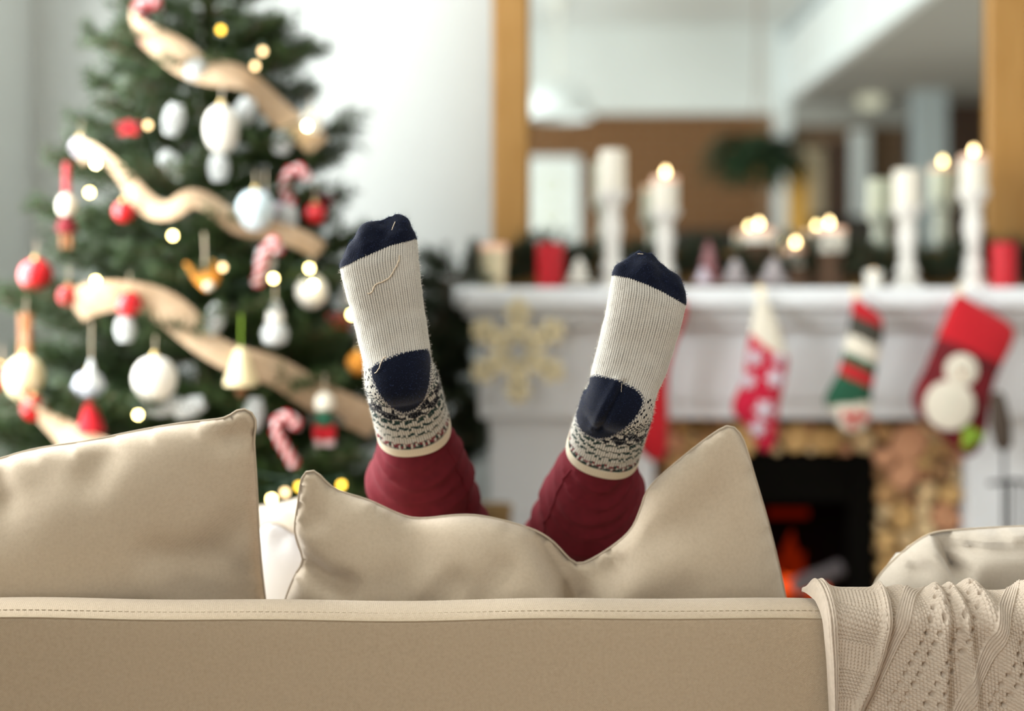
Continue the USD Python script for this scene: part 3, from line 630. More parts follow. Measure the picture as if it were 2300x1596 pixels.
# fire tools and wicker basket
dT = 3.42; bx = X(2262, dT)
t = thing("fireplace_tools", "black iron fireplace brush and poker stand by the right pilaster", "fireplace tools", (bx, dT, 0))
obj("base", lathe([(.10, 0), (.10, .012), (.03, .02), (.012, .03)], 28), K["iron"], t)
obj("pole", tube([(.006, 0, .03), (.006, 0, .5), (.006, 0, Z(1075, dT))], .005, 10), K["iron"], t)
obj("crossbar", tube([(-.045, 0, Z(1085, dT)), (.02, 0, Z(1080, dT)), (.05, 0, Z(1085, dT))], .005, 8), K["iron"], t)
zb = Z(1010, dT)
obj("brush_handle", tube([(-.014, -.012, .25), (-.012, -.012, .5), (-.012, -.012, zb)], .004, 8), K["iron"], t)
br = obj("brush", lathe([(.008, 0), (.020, .012), (.024, .06), (.018, .125), (.010, .14)], 16), K["brush"], t)
UsdGeom.Xformable(br).AddTranslateOp().Set(Gf.Vec3d(-.012, -.012, zb)); UsdGeom.Xformable(br).AddRotateYOp().Set(-7)
obj("poker", tube([(.035, -.012, .05), (.032, -.012, .5), (.03, -.012, Z(1085, dT))], .004, 8), K["iron"], t)
dB = 3.30; zt = Z(1118, dB)
t = thing("floor_vase", "tall brown wicker floor vase with a narrow neck before the pilaster", "vase", (X(1112, dB), dB, 0))
for k in range(int(zt / .016)):
    z = .009 + k * .016; n = 26; an = np.arange(n + 1) * 2 * PI / n; u = z / zt
    rr = np.interp(u, [0, .12, .35, .6, .8, .92, 1], [.06, .085, .105, .085, .045, .028, .034]) + .003 * np.cos(an * 13 + (k % 2) * PI)
    obj("weave", tube(np.stack([rr * np.cos(an), rr * np.sin(an), np.full(n + 1, z)], 1), .0085, 6, False), K["wicker"], t)
obj("base", lathe([(.055, .004), (.06, .02)], 20), K["wicker"], t)
# ------------------------------------------------------------------ christmas tree
TX, TY, TZ = X(470, 3.15), 3.15, 2.32
def TR(z): return np.clip(.03 + .335 * (TZ - z) * (1 - .10 * np.clip((1.2 - z) / 1.2, 0, 1)), .02, .585)
tree = thing("christmas_tree", "dark green christmas tree with ribbon, baubles and warm lights by the wall", "christmas tree", (TX, TY, 0))
tofs = np.array([TX, TY, 0])
rng = np.random.default_rng(3)
obj("trunk", tube([(0, 0, .06), (0, 0, 1.2), (0, 0, 2.3)], (.04, .025, .006), 10), K["bark"], tree)
obj("stand", cat(lathe([(.16, 0), (.17, .02), (.07, .05), (.06, .12), (.045, .12)], 24)), K["iron"], tree)
nbr = 0; tips = []
zz = .30
while zz < 2.28:
    R_ = float(TR(zz)); n = max(4, int(4.5 + R_ * 12)); ph = rng.random() * 6.28
    for k in range(n):
        an = ph + k * 2 * PI / n + rng.uniform(-.22, .22); L = R_ * rng.uniform(.84, 1.14)
        if nbr >= 298: break
        d = np.array([math.cos(an), math.sin(an), rng.uniform(-.05, .30)])
        facing = math.sin(an) < .45
        n_, s_ = branch_mesh(rng, np.array([0, 0, zz]), d, L, droop=-.16, up=.16, w=.0036, dens=(380 if facing else 120) * (1 if zz > .62 else .4), ln=.030, twigs=max(4, int(L / .032)))
        lim = XL + .012 - TX; n_[0][:, 0] = np.maximum(n_[0][:, 0], lim); n_[0][:, 1] = np.minimum(n_[0][:, 1], YW - .012 - TY); s_[0][:, 0] = np.maximum(s_[0][:, 0], lim)
        b_ = obj("branch", n_, K["needle"], tree, smooth=False); obj("stem", s_, K["bark"], b_); nbr += 1
    zz += .062 if zz < 1.5 else .055
n_, s_ = branch_mesh(rng, np.array([0, 0, 2.2]), (0, 0, 1), .16, dens=520, twigs=4); b_ = obj("branch", n_, K["needle"], tree, smooth=False); obj("stem", s_, K["bark"], b_)

def TP(px, py, out=1.0):
    """the point on the tree's outer cone that lies on the ray through px, py (or on its flank when the ray passes beside it)"""
    best, bd = None, 1e9
    for d in np.linspace(2.35, 3.2, 171):
        q = P(px, py, d); g = math.hypot(q[0] - TX, q[1] - TY) - float(TR(q[2])) * out
        if g < 0: return q
        if g < bd: best, bd = q, g
    return best
# ribbon
def ribbon(pts, w, label):
    q = np.array([TP(a, b, 1.0) for a, b in pts]); q = smoothpath(q, 60)
    base = q.mean(0); c = np.array([TX, TY])
    out = np.stack([q[:, 0] - c[0], q[:, 1] - c[1], np.zeros(len(q))], 1); out /= np.linalg.norm(out, axis=1, keepdims=True)
    tg = np.gradient(q, axis=0); tg /= np.linalg.norm(tg, axis=1, keepdims=True); on = out * [2.6, 1, 1] + [.12, 0, 0]; on /= np.linalg.norm(on, axis=1, keepdims=True); wv = np.cross(on, tg); wv /= np.linalg.norm(wv, axis=1, keepdims=True)
    s = np.linspace(0, 1, len(q)); tw = .5 * np.sin(s * 8 + .6)
    wd = wv * np.cos(tw)[:, None] + on * np.sin(tw)[:, None]
    q = q + out * (.012 + .012 * np.sin(s * 14))[:, None]
    u = np.linspace(-.5, .5, 5)
    g = q[:, None] + wd[:, None] * (u[None, :, None] * w) - out[:, None] * ((u ** 2)[None, :, None] * .02)
    r = thing("ribbon", label, "ribbon", base)
    obj("band", sheet(g - base, len(q), 5, .0015), K["burlap"], r, smooth=True)
    for sgn in (0, -1): obj("wired_edge", tube(g[:, sgn] - base, .0016, 5), K["burlap"], r)
ribbon([(305, 40), (340, 85), (400, 125), (470, 165), (530, 175), (590, 215), (650, 275), (700, 330)], .062, "topmost swag of wide burlap ribbon slanting down round the tree's tip")
ribbon([(185, 350), (240, 350), (275, 390), (305, 435), (345, 468), (390, 472), (430, 448), (475, 462), (530, 500), (600, 515), (660, 535), (705, 565)], .040, "wavy burlap ribbon passing the small red bauble at mid height")
ribbon([(175, 690), (230, 668), (290, 665), (350, 680), (410, 722), (470, 775), (530, 808), (600, 828), (680, 870), (750, 908), (830, 950)], .062, "long burlap ribbon sweeping from the white bauble group down to the candy cane side")
ribbon([(60, 880), (110, 945), (160, 985), (230, 1010), (320, 1060), (430, 1100)], .055, "lowest burlap ribbon dipping behind the big beige cushion")

# baubles and other ornaments hang on short cords from the branches
def cap_loop(t, z, r=.006, cord=.03):
    obj("cap", lathe([(r, z - .004), (r, z + .005), (r * .4, z + .006)], 14), K["gold"], t)
    obj("cord", tube([(0, 0, z + .005), (0, .001, z + .005 + cord * .5), (0, .003, z + .005 + cord)], .0011, 5), K["thread"], t)
def bauble(px, py, wpx, mat, label, ratio=1.0, group=None, out=1.04):
    q = TP(px, py, out); r = wpx * q[1] / F / 2; t = thing("bauble", label, "bauble", q, group=group)
    s = np.linspace(0, PI, 22)
    obj("ball", lathe(np.stack([r * np.sin(s) + .0002, -r * ratio * np.cos(s) * (1 + .06 * (ratio > 1.05) * np.cos(s))], 1), 32), mat, t, smooth=True)
    cap_loop(t, r * ratio); return t
bauble(81, 618, 74, K["red"], "largest shiny red bauble at the tree's outer edge")
bauble(154, 664, 48, K["red"], "small red bauble hanging just inside the largest red one")
bauble(290, 682, 58, K["red"], "red bauble resting on the long burlap ribbon")
bauble(77, 916, 58, K["red"], "red bauble low on the tree under the gold pear-shaped bauble")
bauble(279, 475, 48, K["red"], "red bauble beside the bend of the wavy burlap ribbon")
bauble(708, 480, 48, K["red"], "red bauble at the tree's edge below the hooked candy cane")
bauble(4, 850, 64, K["red"], "red bauble cut by the picture's edge next to the gold pear-shaped bauble")
bauble(498, 288, 78, K["pearl"], "long egg-shaped white bauble high on the tree", 1.42)
bauble(697, 284, 62, K["pearl"], "round pearly bauble next to the bright bulb on the tree's upper flank")
bauble(182, 332, 46, K["pale"], "small pinkish white bauble at the end of the wavy ribbon")
bauble(574, 470, 84, K["bluewhite"], "big ice-blue white bauble above the slanted candy cane", 1.1)
bauble(700, 652, 72, K["pearl"], "pearly bauble glowing near the lights on the tree's lower flank", 1.1)
bauble(348, 850, 98, K["pearl"], "largest white bauble above the beige cushion", 1.1)
bauble(806, 815, 54, K["orange"], "orange bauble almost hidden behind the sock")
bauble(56, 848, 86, K["cream"], "gold pear-shaped bauble under the cinnamon stick", 1.25)
q = TP(58, 760, 1.05); t = thing("cinnamon_stick", "brown cinnamon stick hanging above the gold pear-shaped bauble", "ornament", q)
for s in (-.006, .006): obj("roll", tube([(s, 0, -.045), (s * .8, 0, 0), (s, 0, .05)], .0085, 10), K["cinnamon"], t)
obj("string", tube([(0, -.008, .0), (0, 0, .055), (0, .004, .085)], .0012, 5), K["thread"], t)
def bow(px, py, wpx, mat, label):
    q = TP(px, py, 1.05); w = wpx * q[1] / F / 2; t = thing("bow", label, "bow", q)
    for s in (-1, 1):
        a = np.linspace(0, 2 * PI, 20); lo = np.stack([s * (w * .5 - w * .5 * np.cos(a)), .012 * np.sin(a), w * .32 * np.sin(a) * (1 - np.cos(a)) * .6], 1)
        g = np.stack([lo + [0, -.012, 0], lo, lo + [0, .012, 0]], 1); obj("loop", sheet(g, 20, 3, .002), mat, t, smooth=True)
        tl = np.stack([s * np.linspace(0, w * .5, 6), np.full(6, -.004), -np.linspace(0, w * .9, 6)], 1); g = np.stack([tl + [-.009, 0, 0], tl + [.009, -.002, 0]], 1); obj("tail", sheet(g, 6, 2, .0016), mat, t)
    obj("knot", lathe([(.003, -.009), (.009, -.004), (.009, .004), (.003, .009)], 12), mat, t)
bow(290, 280, 50, K["redfelt"], "red fabric bow beside the egg-shaped bauble's dim bulb")
bow(765, 712, 58, K["redfelt"], "dark red fabric bow at the tree's flank by the sock heel")
bow(725, 445, 50, K["darkred"], "deep red plaid bow above the red bauble at the tree's edge")
def cane(pts, wpx, label):
    q = np.array([TP(a, b, 1.05) for a, b in pts]); q[:, 1] = q[:, 1].mean(); base = q.mean(0); r = wpx * base[1] / F / 2
    p = smoothpath(q - base, 70); t = thing("candy_cane", label, "candy cane", base)
    obj("cane", tube(p, r, 12), K["candy"], t, smooth=True)
    tt, a, b = frames(p); L = np.r_[0, np.cumsum(np.linalg.norm(np.diff(p, axis=0), axis=1))]
    for o in (0, PI):
        g = L / .021 * 2 * PI * .5 + o
        hp = p + r * .93 * (np.cos(g)[:, None] * a + np.sin(g)[:, None] * b)
        obj("stripe", tube(hp, r * .42, 6), K["candyred"], t, smooth=True)
cane([(318, 95), (318, 50), (322, 14), (338, 4), (352, 22)], 26, "pale candy cane at the very top of the tree")
cane([(655, 460), (638, 420), (650, 388), (675, 382), (690, 405)], 22, "hooked red candy cane above the red bauble at the tree's edge")
cane([(568, 642), (585, 600), (602, 560), (618, 545), (626, 570)], 24, "slanted candy cane in the middle of the tree")
cane([(660, 1050), (640, 1010), (622, 970), (628, 940), (650, 935), (664, 962)], 24, "candy cane low on the tree above the cushion's gap")
# hanging figures
def fig(px, py, label, catn, name="figure_ornament", out=1.05):
    q = TP(px, py, out); return thing(name, label, catn, q), q[1] / F
def lz(prof, k): return lathe([(a * k, b * k) for a, b in prof], 20)
t, k = fig(150, 480, "red and white hanging felt figure at the tree's outer edge", "ornament")
obj("ribbon_hanger", tube([(0, 0, 45 * k), (0, 0, 80 * k), (0, .002, 115 * k)], 8 * k, 8), K["candyred"], t)
obj("head", lz([(4, -8), (18, 4), (21, 20), (16, 36), (4, 46)], k), K["creamfelt"], t)
obj("tunic", lz([(12, -44), (24, -38), (19, -20), (10, -4)], k), K["darkred"], t)
for s in (-8, 8): obj("leg", move(lz([(5, -78), (6, -60), (6, -42)], k), (s * k, 0, 0)), K["cinnamon"], t)
t, k = fig(205, 915, "small gnome ornament with a grey beard and flared red coat", "ornament")
obj("coat", lz([(32, -55), (28, -40), (14, 10), (6, 26)], k), K["redfelt"], t); obj("head", lz([(4, 18), (20, 26), (24, 44), (14, 60), (3, 66)], k), K["greyfelt"], t)
obj("hat", lz([(24, 50), (12, 78), (3, 110)], k), K["silver"], t); obj("hanger", tube([(0, 0, 105 * k), (0, 0, 150 * k), (0, .002, 190 * k)], 1.6 * k, 5), K["thread"], t)
t, k = fig(200, 868, "round grey felt ball ornament behind the gnome", "ornament"); obj("ball", lz([(4, -36), (26, -26), (37, 0), (26, 26), (4, 36)], k), K["greyfelt"], t); obj("cap", lz([(7, 34), (7, 42)], k), K["gold"], t)
t, k = fig(729, 938, "little elf ornament in green top and red breeches", "ornament")
obj("head", lz([(4, 12), (20, 20), (23, 36), (18, 50), (4, 58)], k), K["creamfelt"], t); obj("top", lz([(18, -18), (22, -10), (16, 12), (8, 20)], k), K["green"], t)
for s in (-1, 1):
    obj("breeches", move(lz([(8, -52), (14, -44), (15, -26), (10, -12)], k), (s * 11 * k, 0, 0)), K["redfelt"], t)
    obj("shoe", move(lz([(4, -66), (12, -62), (10, -50)], k), (s * 12 * k, 0, 0)), K["candy"], t)
    obj("arm", tube([(s * 16 * k, 0, 8 * k), (s * 32 * k, 0, -4 * k), (s * 42 * k, 0, -14 * k)], 7 * k, 8), K["charcoal"], t)
obj("hanger", tube([(0, 0, 56 * k), (0, 0, 80 * k), (0, .002, 100 * k)], 1.6 * k, 5), K["thread"], t)
t, k = fig(541, 830, "cream bell-shaped ornament with a brown clapper on the ribbon", "ornament", "bell_ornament")
obj("bell", lz([(30, -38), (38, -34), (34, -18), (22, 18), (14, 40), (5, 50)], k), K["cream"], t); obj("clapper", lz([(3, -66), (11, -58), (11, -46), (4, -36)], k), K["brown"], t)
obj("hanger", tube([(0, 0, 48 * k), (0, 0, 85 * k), (0, .002, 125 * k)], 2 * k, 5), K["lime"], t)
t, k = fig(618, 735, "clear and white snowman-shaped glass ornament", "ornament", "glass_ornament")
obj("body", lz([(6, -42), (26, -34), (31, -12), (22, 8)], k), K["silver"], t); obj("head", lz([(14, 6), (21, 18), (18, 34), (6, 42)], k), K["pearl"], t); obj("hat", lz([(18, 38), (18, 42), (11, 43), (10, 58), (4, 60)], k), K["silver"], t)
obj("hanger", tube([(0, 0, 58 * k), (0, 0, 75 * k), (0, .002, 95 * k)], 1.5 * k, 5), K["thread"], t)
t, k = fig(458, 618, "orange felt fox-head ornament with two pointed ears", "ornament", "fox_ornament")
o = rounded(np.array([(-48, 34), (-36, 28), (-14, 8), (6, 8), (16, 30), (24, 38), (36, 10), (36, -14), (14, -38), (-4, -34), (-28, -6)]) * k, 2)
mm, ff, p_, nb_ = pillow(o, 0, 14 * k, 5 * k, .5); obj("head", (mm, ff), K["orange"], t, smooth=True)
obj("snout", move(lz([(4, -10), (12, -4), (10, 6), (3, 10)], k), (14 * k, -13 * k, -24 * k)), K["creamfelt"], t); obj("hanger", tube([(0, 0, 6 * k), (2 * k, 0, 50 * k), (0, .002, 95 * k)], 2.2 * k, 5), K["thread"], t)
t, k = fig(590, 470, "white star ornament beside the ice-blue bauble", "ornament", "star_ornament")
an = np.arange(10) * PI / 5 + PI / 2; rr = np.where(np.arange(10) % 2 == 0, 52, 24)
mm, ff, p_, nb_ = pillow(np.stack([rr * np.cos(an), rr * np.sin(an)], 1) * k, 0, 10 * k, 5 * k, .5); obj("star", (mm + [0, .03, 0], ff), K["pale"], t, smooth=True); obj("hanger", tube([(0, .03, 48 * k), (0, .03, 70 * k), (0, .032, 90 * k)], 1.5 * k, 5), K["thread"], t)
# frosted pine cones among the branches
cones = [(388, 372, 60, -.7, "frosted pine cone lying slanted left of the egg-shaped bauble's foot"), (492, 378, 48, 0, "frosted pine cone straight below the egg-shaped bauble"), (550, 252, 52, .3, "frosted pine cone tucked behind the top ribbon's brown end"), (634, 322, 40, .2, "frosted pine cone under the burlap near the pearly upper bauble"),
         (482, 718, 62, .35, "frosted pine cone leaning by the snowman-shaped glass"), (596, 592, 60, 0, "frosted pine cone behind the slanted candy cane"), (365, 912, 70, 1.4, "frosted pine cone lying flat under the largest white bauble"), (425, 915, 60, 1.2, "frosted pine cone flat above the cushion's seam corner"), (570, 930, 62, .1, "frosted pine cone under the cream bell"), (282, 740, 46, 0, "frosted pine cone under the red bauble on the ribbon"), (390, 270, 60, .2, "frosted pine cone beside the red bow's dim bulb"), (790, 660, 60, .5, "frosted pine cone beside the sock's sole at the tree's flank"), (645, 495, 55, .2, "frosted pine cone between the blue bauble and the red one"), (440, 160, 40, .4, "frosted pine cone under the topmost ribbon")]
for px, py, hp, tilt, lab in cones:
    t, k = fig(px, py, lab, "pine cone", "pine_cone", 1.0)
    m_ = []
    for r_ in range(7):
        z = (r_ / 6 - .5) * hp; rad = 17 * math.sin((r_ + 1) / 8 * PI) ** .6
        for c in range(8):
            a = c * PI / 4 + r_ * .39; s = lathe([(.5 * k, -5 * k), (6.5 * k, 0), (4 * k, 6 * k), (.5 * k, 8 * k)], 6)
            s = rot(rot(s, (0, 1, 0), .9), (0, 0, 1), a); m_.append(move(s, (rad * k * math.cos(a), rad * k * math.sin(a), z * k)))
    obj("scales", rot(cat(*m_), (0, 1, 0), tilt), K["silver"], t); obj("core", rot(lz([(4, -hp / 2), (11, 0), (4, hp / 2)], k), (0, 1, 0), tilt), K["brown"], t)

# fairy lights: one string, bulbs are its parts
L = [(496, 67, "a", 36), (590, 115, "d", 34), (573, 148, "d", 34), (332, 281, "d", 30), (690, 283, "w", 40), (215, 367, "w", 38), (201, 432, "n", 36), (388, 529, "n", 38), (215, 630, "n", 38), (500, 600, "d", 34), (695, 602, "n", 36), (614, 625, "n", 38), (790, 706, "n", 36), (703, 640, "w", 40), (310, 931, "n", 38), (610, 1120, "n", 38), (672, 1092, "a", 34), (767, 1088, "a", 38), (640, 1105, "x", 34)]
pts = [TP(a, b, 1.17) for a, b, _, _ in L]; base = np.array([TX, TY, 1.0])
fl = thing("fairy_lights", "string of warm white fairy lights wound round the christmas tree", "fairy lights", base)
order = sorted(range(len(L)), key=lambda i: -pts[i][2])
path = []
for i, j in zip(order[:-1], order[1:]):
    a, b = pts[i], pts[j]
    for s in np.linspace(0, 1, 6)[:-1]:
        q = a * (1 - s) + b * s; k = math.hypot(q[0] - TX, q[1] - TY); w = math.sin(s * PI)
        rr = TR(q[2]) * (1 - .18 * w); f_ = rr / max(k, 1e-3) if s > 0 else 1
        q = np.array([TX + (q[0] - TX) * f_, TY + (q[1] - TY) * f_, q[2] - .02 * w + (.012 if s == 0 else 0)]); path.append(q)
obj("cable", tube(smoothpath(np.array(path) - base, 400), .0018, 5), K["lead"], fl)
bm = {"n": "bulb", "w": "bulbhot", "a": "bulbamber", "d": "bulbdim", "x": "bulbdim"}
for q, (a, b, c, w) in zip(pts, L):
    r = .0062; s = np.linspace(.1, PI, 10)
    bl = obj("bulb", move(lathe(np.stack([r * np.sin(s), -r * 1.1 * np.cos(s)], 1)[::-1] * (1, -1), 14), q - base), K[bm[c]], fl, smooth=True)
    obj("socket", move(lathe([(.0035, .006), (.004, .010), (.0035, .018)], 10), q - base), K["lead"], bl)
# ------------------------------------------------------------------ sofa
SX0, SX1, SY0, SY1, ST = -1.15, 1.30, 1.50, 1.568, .827
sofa = thing("sofa", "beige linen sofa seen from behind with a stitched top edge", "sofa", ((SX0 + SX1) / 2, SY0, 0)); so = np.array([(SX0 + SX1) / 2, SY0, 0])
def sb(lo, hi, b=.012): return box(np.array(lo) - so, np.array(hi) - so, b)
# back: a profile with softly rounded top edges, swept along x with a slight waviness
prof = [(SY0 + .004, .14), (SY0 + .001, .4), (SY0, .70), (SY0, .80), (SY0 + .0003, .8215), (SY0 + .0015, .8245), (SY0 + .004, .8270), (SY0 + .009, .8298), (SY0 + .018, .8330), (SY0 + .030, .8356), (SY0 + .042, .8369), (SY0 + .053, .8366), (SY0 + .061, .8345), (SY1 - .001, .828), (SY1, .815), (SY1, .14)]
xs = np.linspace(SX0, SX1, 160); pr = np.array(prof)
wv = .0012 * np.sin(xs * 9) + .0008 * np.sin(xs * 23 + 1)
v = np.stack([np.broadcast_to(xs[:, None], (160, len(pr))), pr[None, :, 0] + wv[:, None] * .5, pr[None, :, 1] + wv[:, None] * (pr[None, :, 1] > .7)], -1)
obj("back", grid_faces(v.reshape(-1, 3) - so, 160, len(pr)), K["sofa"], sofa, smooth=28)
# seam cord under the rear top edge and the row of top stitches
wz = lambda x: .0012 * np.sin(x * 9) + .0008 * np.sin(x * 23 + 1)
obj("seam", tube(np.stack([xs, SY0 + .0015 + wz(xs) * .5, .8256 + wz(xs)], 1) - so, .0011, 6), K["sofa_in"], sofa, smooth=True)
sx = np.arange(SX0 + .01, SX1 - .01, .0068)
obj("stitching", cat(*[box(np.array((x, SY0 + .0125, .8311 + wz(x))) - so, np.array((x + .0042, SY0 + .0140, .8318 + wz(x))) - so, .0003) for x in sx]), K["sofa_in"], sofa, kind="stuff")
obj("seat_base", sb((SX0 + .2, SY1, .14), (SX1 - .2, 2.48, .30)), K["sofa"], sofa)
mid = (SX0 + SX1) / 2
for a, b in ((SX0 + .2, mid), (mid, SX1 - .2)): obj("seat_cushion", sb((a + .004, SY1 + .005, .30), (b - .004, 2.50, .455), .03), K["sofa"], sofa)
for a, b in ((SX0, SX0 + .2), (SX1 - .2, SX1)): obj("arm", sb((a, SY1, .14), (b, 2.48, .62), .02), K["sofa"], sofa)
for x in (SX0 + .1, SX1 - .1):
    for y in (SY0 + .06, 2.40): obj("leg", sb((x - .03, y - .03, 0), (x + .03, y + .03, .14), .004), K["brown"], sofa)

# ------------------------------------------------------------------ the legs' path (also used to press the cushion)
D0 = 1.565; MPP = D0 / F
LEGS = {}
def lean(z): return 1.662 - .26 * (z - .83)
def lean_poly(pts, yf):
    out = []
    for a, b in pts:
        z = .9
        for _ in range(8): z = Z(b, yf(z))
        out.append((X(a, yf(z)), z))
    return np.array(out)

# ------------------------------------------------------------------ sock geometry
SOCKS = dict(
    a=dict(tip=(890, 484), left=[(870, 487), (850, 494), (825, 506), (800, 524), (780, 545), (768, 575), (763, 597), (768, 620), (776, 650), (785, 685), (797, 730), (809, 780), (820, 828), (824, 860), (824, 900), (823, 950)],
           right=[(908, 490), (922, 505), (932, 522), (936, 540), (939, 580), (946, 640), (953, 700), (961, 750), (967, 790), (972, 830), (976, 870), (980, 900), (984, 950)],
           axis=(-45, -350), piv=(897, 794), toe=[(755, 606), (763, 603), (817, 577), (878, 551), (935, 537), (945, 534)],
           heel=[(832, 826), (841, 859), (860, 896), (888, 920), (911, 927), (944, 911), (961, 873), (966, 830), (965, 788), (945, 783), (900, 794), (860, 812)], drift=.09, leg=.107, notch=[]),
    b=dict(tip=(1437, 564), left=[(1422, 568), (1406, 576), (1391, 592), (1380, 607), (1374, 622), (1369, 650), (1361, 700), (1351, 745), (1339, 795), (1327, 838), (1314, 880), (1306, 920), (1302, 960)],
           right=[(1460, 570), (1488, 587), (1513, 613), (1527, 634), (1535, 662), (1541, 684), (1536, 700), (1527, 738), (1512, 788), (1492, 845), (1470, 895), (1458, 925), (1452, 960)],
           axis=(80, -320), piv=(1398, 856), toe=[(1360, 617), (1376, 618), (1413, 624), (1451, 638), (1488, 655), (1540, 685), (1550, 691)],
           heel=[(1314, 859), (1331, 844), (1352, 846), (1385, 854), (1413, 868), (1437, 882), (1444, 901), (1437, 920), (1418, 948), (1385, 974), (1352, 985), (1324, 979), (1303, 962), (1295, 939), (1298, 906)], drift=-.12, leg=.100, notch=[(1404, 858), (1380, 905), (1350, 962)]))
CREAM, NAVY, GREEN, RED, GAP, RIBC = np.array([.60, .565, .485]), np.array([.0032, .0055, .0155]), np.array([.012, .045, .037]), np.array([.2, .02, .03]), np.array([.03, .027, .024]), np.array([.68, .60, .45])
NU, NC, NSEC = 414, 90, 480
PAT = ["gcgcgcgcgc", "cgcgcgcgcg", "ggcgcggcgc", "cngcncngcn", "cgncngcncg", "nncnnnnncn", "nnnnnnnnnn", "nnnccccnnn", "nnnccccnnn", "ncnnnnnncn", "nnnnnnnnnn", "cnnnnnnncc", "nnnnnnncnn", "ccccnccccn", "gggcgggggc", "cgggccgggc", "cccccccccc", "cccccccccc", "ggcggggcgg", "ccgccccgcc", "cccccccccc", "cccccccccc", "gcgggcgggc", "cgcccgcccg", "cccccccccc", "cccccccccc", "cccccccccc", "crgrrcrgrr", "rcgcrrcgcr", "gcrcggcrcg", "gggrggggrg"]
def sock_surface(S):
    a = np.array(S["axis"], float); a /= np.linalg.norm(a); lv = np.array([-a[1], a[0]]); O = np.array(S["piv"], float)
    fl = lambda p: np.stack([(np.asarray(p, float) - O) @ a, (np.asarray(p, float) - O) @ lv], -1)
    tip = fl(S["tip"]); Lc = np.vstack([tip, fl(S["left"])])[::-1]; Rc = np.vstack([tip, fl(S["right"])])[::-1]
    lo = lambda f: np.interp(f, Lc[:, 0], Lc[:, 1]); hi = lambda f: np.interp(f, Rc[:, 0], Rc[:, 1])
    fmax = tip[0]; aw = np.array([a[0], 0, -a[1]]); lw = np.array([lv[0], 0, -lv[1]]); yv = np.array([0, 1.0, 0])
    # rows of the foot, from the toe tip to the pivot level; rows bunch up at the tip
    s = np.linspace(0, 1, 400); f = fmax * (1 - (s ** 1.25)) - .6
    f[0] = fmax - .3; f = np.maximum(f, 0)
    q = 1 - (f + 150 * 1) / (fmax + 150)                        # 0 toe .. ~.66 pivot
    sole = np.interp(q, [0, .03, .10, .22, .34, .48, .62, .75], [-.012, -.006, .001, .009, .007, .001, .003, .009])
    dors = np.interp(q, [0, .03, .08, .18, .3, .45, .6, .75], [.016, .022, .027, .035, .044, .056, .070, .080])
    from scipy.ndimage import gaussian_filter1d as gf
    sole, dors = gf(sole, 9), gf(dors, 9)
    L_, H_ = lo(f), hi(f)
    w = (H_ - L_) / 2; w[8:] = gf(w, 5)[8:]; c = gf((L_ + H_) / 2, 4)
    pinch = np.sqrt(np.clip((fmax - f) / (.10 * fmax), 0, 1)); ds = sole + dors
    ds = ds * (.25 + .75 * pinch); yc = (dors - sole) / 2; ds[0] = .004
    cen, hw, hd, rd = [], [], [], []
    for i in range(len(f)):
        d = D0 + yc[i]; pp = O + a * f[i] + lv * c[i]
        cen.append(P(pp[0], pp[1], d)); hw.append(w[i] * d / F); hd.append(ds[i] / 2); rd.append(-yv)
    rho0 = ds[-1]; piv = cen[-1] + yv * rho0 / 2
    Th = math.radians(51); nf = 130
    cl0 = c[-1]
    for t in np.linspace(0, 1, nf + 1)[1:]:
        th = Th * t; r = math.cos(th) * -yv - math.sin(th) * aw
        rho = rho0 * np.interp(t, [0, .3, .6, .85, 1], [1, 1.10, 1.14, 1.02, .93])
        hwt = np.interp(t, [0, .35, .7, 1], [w[-1], 76, 79, 83]) * D0 / F
        cen.append(piv + r * rho / 2 + lw * 0); hw.append(hwt); hd.append(rho / 2); rd.append(r)
    G = math.sin(Th) * yv - math.cos(Th) * aw; G = np.array([S["drift"], G[1], G[2] if True else 0]); G /= np.linalg.norm(G)
    r = rd[-1] - G * (rd[-1] @ G); r /= np.linalg.norm(r); c0, h0, w0 = cen[-1], hd[-1], hw[-1]
    for t in np.linspace(0, 1, 230)[1:]:
        cen.append(c0 + G * S["leg"] * t); hw.append(w0 * (1 + .06 * t)); hd.append(h0 * (1 - .02 * t)); rd.append(rd[-1] * .98 + r * .02 if t < .5 else r)
    cen, hw, hd, rd = np.array(cen), np.array(hw), np.array(hd), np.array(rd); rd /= np.linalg.norm(rd, axis=1, keepdims=True)
    k = 9
    for arr in (cen, rd): arr[20:] = np.stack([gf(arr[:, j], k, mode="nearest") for j in range(3)], 1)[20:]
    for arr in (hw, hd): arr[20:] = gf(arr, k, mode="nearest")[20:]
    end = dict(c=cen[-1], r=(hw[-1] + hd[-1]) / 2, hw=hw[-1], hd=hd[-1], G=G, rad=rd[-1], lw=lw)
    # resample rows evenly along the outer (sole, heel) side
    outer = cen + rd * hd[:, None]; al = np.r_[0, np.cumsum(np.linalg.norm(np.diff(outer, axis=0), axis=1))]
    tt = np.linspace(0, al[-1], NSEC); R_ = lambda A: np.stack([np.interp(tt, al, A[:, j]) for j in range(A.shape[1])], 1) if A.ndim == 2 else np.interp(tt, al, A)
    cen, rd, hw, hd = R_(cen), R_(rd), R_(hw), R_(hd); rowi = np.interp(tt, al, np.arange(len(al)))
    n = 2.35; ex = lambda v: np.sign(v) * np.abs(v) ** (2 / n)
    pf = np.linspace(0, 2 * PI, 4001); arc = np.r_[0, np.cumsum(np.hypot(np.diff(.044 * ex(np.sin(pf))), np.diff(.038 * ex(-np.cos(pf)))))]
    ph = np.interp((np.arange(NU) + .5) / NU * arc[-1], arc, pf)      # evenly spaced round the foot; phi = 0: dorsal side
    cs, sn = np.sin(ph), -np.cos(ph)
    lat = np.broadcast_to(lw, (NSEC, 3))
